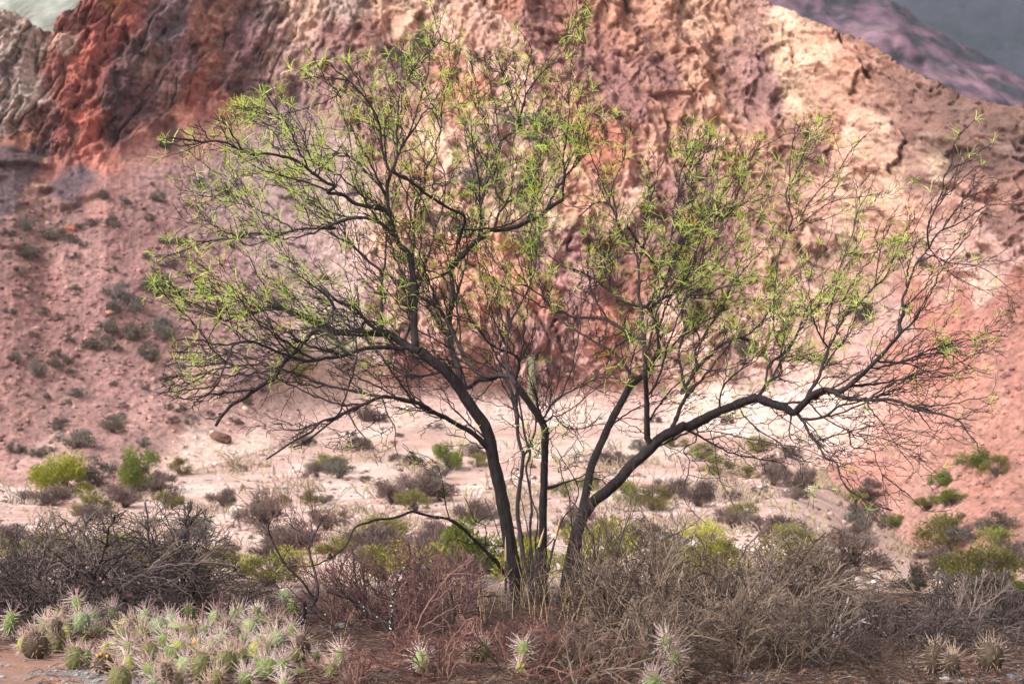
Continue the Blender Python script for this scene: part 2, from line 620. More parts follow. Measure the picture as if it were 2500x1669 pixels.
# ---- rock colours: geological units laid out from seed points, borders broken up by noise
CP = """30,80,150,125,115;20,180,128,103,98;60,230,152,132,122;30,280,150,126,116;80,140,140,115,105;90,300,120,75,70;130,150,125,70,62;170,60,118,58,53;165,110,158,120,104;240,40,130,60,52;272,18,170,108,66;
300,50,140,65,52;250,100,152,72,61;210,160,152,74,60;200,250,135,65,52;215,290,186,94,78;220,340,180,88,70;180,330,118,55,46;240,385,182,100,84;290,230,92,54,55;330,130,94,60,62;380,80,104,75,80;420,60,112,86,90;
380,150,122,86,80;330,260,98,60,60;300,330,92,50,48;440,150,114,75,75;500,70,150,95,80;520,150,142,84,69;500,220,126,62,52;470,250,130,65,55;560,180,103,67,65;420,240,103,69,64;400,310,108,64,60;600,100,130,90,90;
650,60,152,116,110;620,200,125,90,88;700,150,165,125,115;740,60,188,148,127;680,230,135,98,98;760,200,150,110,108;820,100,130,95,95;845,50,165,146,140;875,40,152,137,133;900,90,140,95,88;
450,290,196,124,108;350,360,172,107,97;520,280,178,112,102;120,420,152,87,77;60,330,148,84,66;40,400,84,55,60;90,380,88,60,62;20,480,88,60,66;100,470,142,90,82;160,460,88,60,68;205,435,94,65,72;60,560,125,80,75;
130,520,130,85,80;250,480,150,95,88;400,450,150,100,98;300,560,140,90,88;100,700,135,82,78;200,650,150,100,95;300,700,145,92,90;100,850,140,88,84;300,900,155,102,98;500,650,150,102,102;600,750,152,106,105;
450,800,150,100,98;200,1000,147,97,92;400,1000,168,115,108;50,1050,142,92,86;100,1130,170,124,116;550,450,150,108,108;650,400,152,112,111;750,320,146,106,106;600,900,162,117,113;500,950,182,132,122;700,620,157,117,116;
800,550,168,128,122;520,1100,224,186,170;600,1100,228,192,176;700,1050,192,152,142;560,1020,198,150,140;800,1000,208,168,155;900,950,218,181,167;850,880,197,162,153;1000,1050,218,181,167;
950,30,208,163,137;1000,60,218,178,152;1080,60,228,189,168;1150,50,218,168,147;1200,80,228,184,168;1250,40,192,122,99;1290,60,158,104,110;1310,90,150,95,100;1330,20,160,105,105;1380,60,165,105,90;1430,100,160,100,88;
1500,40,198,133,107;1550,100,192,127,106;1600,60,208,148,117;1650,120,197,137,111;1450,170,153,99,98;1530,200,148,97,102;1600,200,150,100,102;1480,260,150,100,105;1560,270,143,94,100;1400,220,165,110,105;
1620,270,182,121,101;1700,200,208,152,122;1750,80,213,163,132;1700,50,218,168,137;1800,150,158,114,112;1850,200,148,107,112;1880,250,153,114,120;1830,60,163,124,120;1200,150,218,173,157;1100,200,203,131,105;
1180,230,208,131,100;1120,270,208,142,116;1250,220,223,183,168;1050,250,192,152,142;1000,180,148,118,119;1050,330,228,189,163;1200,320,202,167,152;1100,400,223,183,163;1000,420,213,163,142;1250,420,223,183,163;
1350,330,202,152,142;1420,320,203,121,90;1480,380,198,110,80;1330,450,223,183,168;1400,480,213,153,122;1100,520,208,163,147;1200,520,228,188,163;1000,600,218,168,142;1100,650,230,163,131;1200,620,230,157,121;
1150,740,218,152,126;1250,700,224,152,121;1300,750,202,131,110;1350,620,165,114,125;1320,560,228,188,172;1400,600,160,109,120;1430,700,155,104,115;1300,830,175,124,135;1350,880,180,130,138;1200,850,202,152,142;
1000,750,192,152,147;900,700,182,142,136;900,500,187,147,140;860,400,166,126,123;900,280,150,115,118;1000,870,176,131,129;1100,930,208,168,160;1420,900,202,152,147;1600,350,208,152,131;1700,330,218,168,142;
1500,500,218,172,157;1580,560,150,104,112;1650,620,130,84,92;1700,650,124,81,90;1750,580,124,81,88;1650,520,150,104,108;1720,480,160,118,118;1550,700,150,94,84;1500,780,172,101,80;1480,850,150,84,71;1600,780,192,152,147;
1780,700,150,104,108;1820,400,202,147,121;1830,600,166,121,116;1900,480,192,142,121;1920,620,203,153,132;1960,100,208,168,137;1930,80,218,183,152;1950,170,223,188,157;1990,200,208,168,137;1950,230,213,183,147;
2000,120,213,163,132;2050,90,208,147,121;2100,120,182,126,105;2150,150,150,104,91;2200,200,128,89,81;2100,200,192,142,116;2050,250,208,157,130;2150,280,150,104,91;2250,250,128,89,79;2300,220,128,91,81;2400,260,118,84,74;
2350,300,124,89,79;2450,300,108,77,69;2480,330,108,79,74;2200,330,160,109,94;2080,330,228,193,168;2130,300,223,183,157;2180,320,218,183,157;2000,320,202,152,131;2050,330,192,105,84;1990,350,100,62,58;2100,400,202,157,131;
2250,380,166,131,116;2230,330,140,99,87;2280,420,192,167,142;2350,400,98,71,78;2420,400,84,61,70;2480,380,99,74,80;2250,450,120,84,88;2170,450,218,183,152;2100,460,208,168,142;2400,450,150,99,89;2460,480,160,114,104;
2350,500,182,136,121;2450,560,120,84,84;2200,530,202,152,131;2400,600,204,164,158;2300,620,208,168,163;2450,650,194,153,150;2000,500,202,152,131;2050,580,208,168,152;1980,680,204,163,147;2100,700,208,163,147;
2150,620,192,142,126;2300,700,204,153,142;2400,700,223,183,168;2000,800,208,168,157;2100,850,197,152,147;2200,780,202,162,152;2250,750,182,100,79;2300,800,188,106,85;2200,860,192,116,95;2300,900,183,100,80;2350,750,172,95,79;
2450,750,150,79,69;2420,850,172,100,85;2480,700,166,89,79;2480,900,166,94,81;2400,950,188,116,100;2300,1000,192,126,110;2450,1100,172,105,89;2350,1100,188,121,105;2200,1050,192,136,122;2150,1150,182,121,105;2450,1250,172,105,89;
2250,1250,187,131,118;2480,1350,152,100,87;2100,1000,218,178,164;2000,950,218,183,170;1900,900,208,168,160;1700,950,223,188,174;1800,1000,223,188,174;1600,920,202,162,153;1900,1050,218,183,170;
1200,1000,216,180,168;1400,1020,220,186,172;1700,860,210,172,162;1800,880,202,164,156;1850,800,205,165,152;1600,850,206,168,158;1300,950,212,172,164"""
CPA = np.array([[float(v) for v in p.split(",")] for p in CP.replace("\n", "").split(";") if p.strip()])
cpx, cpy, cpc = CPA[:, 0], CPA[:, 1], lin(CPA[:, 2:5])
wx = FX_ + 26 * fbm(X * 0.55, Z * 0.7, 4, 101) + 8 * fbm(X * 3, Z * 4, 2, 103)
wy = FY_ + 26 * fbm(X * 0.55, Z * 0.7, 4, 102) + 8 * fbm(X * 3, Z * 4, 2, 104)
wx, wy = wx.ravel().astype(np.float32), wy.ravel().astype(np.float32)
HC = np.zeros((wx.size, 3), np.float32)
for s in range(0, wx.size, 60000):
    e = s + 60000
    d2 = (wx[s:e, None] - cpx.astype(np.float32)[None]) ** 2 + (wy[s:e, None] - cpy.astype(np.float32)[None]) ** 2
    w = 1.0 / (d2 + 120.0) ** 3
    w /= w.sum(1, keepdims=True)
    HC[s:e] = w @ cpc.astype(np.float32)
HC = HC.reshape(NR, -1, 3)
# beds of other rock inside the units, plus painted crevice shade
st = fbm((ac + w1) * 2.3, al * 0.25, 4, 110)[..., None]
st2 = fbm((ac2 + w2) * 1.5, al2 * 0.35, 5, 111)[..., None]
grain = fbm(X * 5, Z * 7, 3, 112)[..., None]
mc, mb = m_cl_left[..., None], m_bad[..., None]
grain2 = fbm(X * 14, Z * 18, 2, 118)[..., None]
v = 1 + mc * (0.85 * st) + mb * (0.55 * st2) + 0.40 * grain + 0.35 * grain2
mr_ = m_right[..., None]
HC = HC * (1 - 0.35 * mr_) + lin((196, 140, 120)) * 0.35 * mr_
HC = HC * (1 - 0.16 * mr_)
cid = 0.8 * mc * (0.55 * (r1[..., None] - .5) + 0.45 * (r2[..., None] - .5)) + mb * (0.45 * (r3[..., None] - .5) + 0.5 * (r4[..., None] - .5) + 0.35 * (r5[..., None] - .5)) + m_left[..., None] * 0.3 * (r6[..., None] - .5)
v = v + cid
v = v - 0.42 * sstep(0.0, 0.45, -crag)[..., None] * mb + 0.10 * crag[..., None] * mb  # badland crevices darkened and crests lightened: shade painted into the rock colour
HC = HC * np.clip(v, 0.45, 1.5)
rust = sstep(0.12, 0.4, fbm((ac2 + w2) * 1.1, al2 * 0.5, 4, 115))[..., None] * mb
HC = HC * (1 - 0.3 * rust) + lin((190, 122, 94)) * 0.3 * rust
plum = sstep(0.15, 0.45, fbm((ac2 - w2) * 0.8, al2 * 0.35, 4, 116))[..., None] * mb
HC = HC * (1 - 0.3 * plum) + lin((146, 98, 98)) * 0.3 * plum
creamy = sstep(0.2, 0.45, fbm((ac2 + w2) * 1.8, al2 * 0.9, 4, 117))[..., None] * mb
HC = HC * (1 - 0.25 * creamy) + lin((222, 186, 164)) * 0.25 * creamy
HC = HC * (1 + m_left[..., None] * np.array([-0.09, 0.04, 0.0]))
lum = (HC * np.array([.3, .55, .15])).sum(-1, keepdims=True)
mean_ = lin((184, 134, 114))
HC = HC * (1 - 0.30 * mb) + mean_ * 0.30 * mb
HC = HC * (1 - mb * np.array([0.17, 0.235, 0.29]))
HC = HC * (1 + 0.22 * m_left[..., None] * fbm(ac3 * 0.9, al3 * 0.16, 4, 180)[..., None] + 0.40 * mr_ * fbm(ac4 * 1.3, al4 * 0.16, 4, 181)[..., None])
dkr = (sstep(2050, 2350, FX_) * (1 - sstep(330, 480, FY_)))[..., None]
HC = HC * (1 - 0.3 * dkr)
HC = HC * 0.82 + 0.18 * lum * np.array([1.12, 0.97, 0.88])
HC = (HC + 0.02) * (1 + 0.22 * (m_cl_left + 1.1 * m_left)[..., None])
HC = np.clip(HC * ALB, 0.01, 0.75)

# fold the sheet over behind its skyline
back = P1[-1].copy()
extra, ecol = [], []
for k in range(1, 4):
    b = back.copy()
    b[:, 1] += 4.0 * k
    b[:, 2] -= 1.8 * k * k
    extra.append(b)
    ecol.append(HC[-1])
PH = np.concatenate([P1, np.array(extra)])
CH = np.concatenate([HC, np.array(ecol)])
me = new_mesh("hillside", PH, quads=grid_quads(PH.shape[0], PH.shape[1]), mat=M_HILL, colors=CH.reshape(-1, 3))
hill = tag(link("hillside", me), kind="structure")

# BVH for placing things on ground and hill
def bvh_of(o, step=1):
    m_ = o.data
    nv_ = len(m_.vertices)
    co = np.empty(nv_ * 3, np.float32)
    m_.vertices.foreach_get("co", co)
    pl = np.empty(len(m_.polygons) * 4, np.int32)
    m_.polygons.foreach_get("vertices", pl)
    return BVHTree.FromPolygons(co.reshape(-1, 3).tolist(), pl.reshape(-1, 4).tolist())


BV = [bvh_of(ground), bvh_of(hill)]


def hit(fx, fy):
    a, z = ray(fx, fy)
    d = Vector((a, 1, z)).normalized()
    o = Vector((0, 0, CAM_H))
    best = None
    for i, b in enumerate(BV):
        loc, nr, ix, ds = b.ray_cast(o, d)
        if loc is not None and (best is None or ds < best[1]):
            best = (loc, ds, nr, i)
    return best


def drop(x, y):
    best = None
    for b in BV:
        loc, nr, ix, ds = b.ray_cast(Vector((x, y, 80)), Vector((0, 0, -1)))
        if loc is not None and (best is None or loc.z > best.z):
            best = loc
    return best


# ---- mountains farther off
def mountain(name, prof, D0, depth, base_y, colfn, rough, seed, cols=260, rows=110, xr=(-1500, 4000)):
    xs = np.linspace(xr[0], xr[1], cols)
    top = np.interp(xs, [p[0] for p in prof], [p[1] for p in prof]) + 6 * fbm(xs / 60, xs * 0, 4, seed)
    tt_ = np.linspace(0, 1, rows)[:, None]
    fy = base_y + tt_ * (top[None] - base_y)
    fx = np.tile(xs, (rows, 1))
    Dm = D0 + depth * tt_ ** 1.2
    a_, z_ = ray(fx, fy)
    XX, ZZ = a_ * Dm, CAM_H + z_ * Dm
    sc = 1.0 / (D0 * 0.05)
    dd = rough * (fbm((XX + ZZ * 0.7) * sc, (ZZ - XX * .3) * sc * 0.6, 5, seed + 1, ridged=True) + 0.4 * fbm(XX * sc * 4, ZZ * sc * 4, 4, seed + 2))
    YY = Dm - dd
    c = colfn(fx, fy, XX * sc, ZZ * sc)
    P = np.stack([XX, YY, ZZ], -1)
    P = np.concatenate([P, (P[-1] + np.array([0, depth * .2, -D0 * 0.01]))[None]])
    c = np.concatenate([c, c[-1:]])
    m_ = new_mesh(name, P, quads=grid_quads(rows + 1, cols), mat=M_FAR, colors=c.reshape(-1, 3))
    return tag(link(name, m_), kind="structure")


def col_purple(fx, fy, a, b):
    a, b = a + .2 * fbm(a * 2, b * 2, 3, 303), b + .2 * fbm(a * 2, b * 2, 3, 304)
    n = sstep(-0.12, 0.2, fbm(a * 2.2 + b * 1.6, b * 3.0, 6, 301, gain=.6))[..., None]
    n2 = sstep(0.2, 0.45, fbm(a * 1.5, b * 2.2, 4, 302))[..., None]
    c = lin((52, 48, 58)) * n + lin((112, 82, 96)) * (1 - n)
    c = c * (1 - n2 * .6) + lin((160, 124, 134)) * n2 * .6
    return c * ALB


def col_blue(fx, fy, a, b):
    n = sstep(-0.2, 0.3, fbm(a * 1.5, b * 1.5, 5, 311))[..., None]
    return (lin((22, 27, 33)) * n + lin((40, 38, 50)) * (1 - n)) * ALB


def col_greyg(fx, fy, a, b):
    n = sstep(-0.3, 0.3, fbm((a + b) * 2.5, (b - a) * 0.8, 4, 321))[..., None]
    return (lin((150, 150, 140)) * n + lin((128, 126, 116)) * (1 - n)) * ALB


mountain("purple_mountain", [(-1500, 400), (1200, 100), (1700, -60), (2000, -40), (2150, 0), (2230, 40), (2330, 110), (2440, 165), (2500, 205), (2700, 330), (4000, 600)], 300, 90, 520, col_purple, 6.0, 400, xr=(1100, 3600))
mountain("distant_mountain", [(1500, 200), (2000, 0), (2250, -80), (2500, -150), (3000, -220), (4000, 0)], 620, 200, 520, col_blue, 10.0, 410, xr=(1500, 4000))
mountain("grey_hillside", [(-1500, 260), (-300, 60), (-40, 18), (20, -4), (60, -30), (220, -120), (500, -160), (900, 0)], 170, 60, 420, col_greyg, 1.2, 420, xr=(-1500, 900))

# ================================================================== small vector tools
def vadd(a, b): return (a[0] + b[0], a[1] + b[1], a[2] + b[2])
def vmul(a, s): return (a[0] * s, a[1] * s, a[2] * s)
def vnorm(a):
    l = math.sqrt(a[0] * a[0] + a[1] * a[1] + a[2] * a[2]) or 1e-9
    return (a[0] / l, a[1] / l, a[2] / l)
def vcross(a, b): return (a[1] * b[2] - a[2] * b[1], a[2] * b[0] - a[0] * b[2], a[0] * b[1] - a[1] * b[0])
def vrand(): return vnorm((random.gauss(0, 1), random.gauss(0, 1), random.gauss(0, 1)))


def grow(p, d, L, r0, r1, seg, kink, bias=(0, 0, 0), bstr=0.0, wander=0.12, ok=None, knob=0.25):
    """a zigzag twig: returns points, radii, directions"""
    n = max(2, int(round(L / seg)))
    d = vnorm(d)
    s = vnorm(vcross(d, vrand()))
    pts, rad, dirs = [p], [r0], [d]
    sg = 1
    for i in range(n):
        f = (i + 1) / n
        d = vnorm(vadd(vadd(d, vmul(bias, bstr)), vmul(vrand(), wander)))
        s = vnorm(vadd(s, vmul(vrand(), 0.5)))
        k = sg * kink * (0.5 + random.random())
        sg = -sg
        st = vnorm(vadd(d, vmul(s, k)))
        sl = seg * (0.7 + 0.6 * random.random())
        p = vadd(p, vmul(st, sl))
        if ok is not None and not ok(p):
            break
        pts.append(p)
        r = r0 + (r1 - r0) * f
        rad.append(r * (1 + knob * random.random()))
        dirs.append(st)
    return pts, rad, dirs


def side_dir(d, ang, prefer=None, pw=0.0):
    s = vnorm(vcross(d, vrand()))
    if prefer is not None:
        s = vnorm(vadd(s, vmul(prefer, pw)))
    return vnorm(vadd(vmul(d, math.cos(ang)), vmul(s, math.sin(ang))))


# ================================================================== THE TREE
Y0 = 16.8
MPP = Y0 / FPX * K          # metres per photograph pixel at the tree


def reg(code):
    return {"1": (0, 0, 2.7506), "2": (800, 0, 2.61), "3": (1650, 0, 2.7506), "4": (0, 550, 2.7506), "5": (800, 550, 2.61),
            "6": (1650, 550, 2.7506), "7": (0, 1100, 2.755), "8": (800, 1100, 2.61), "9": (1650, 1100, 2.755), "F": (0, 0, 1.0)}[code]


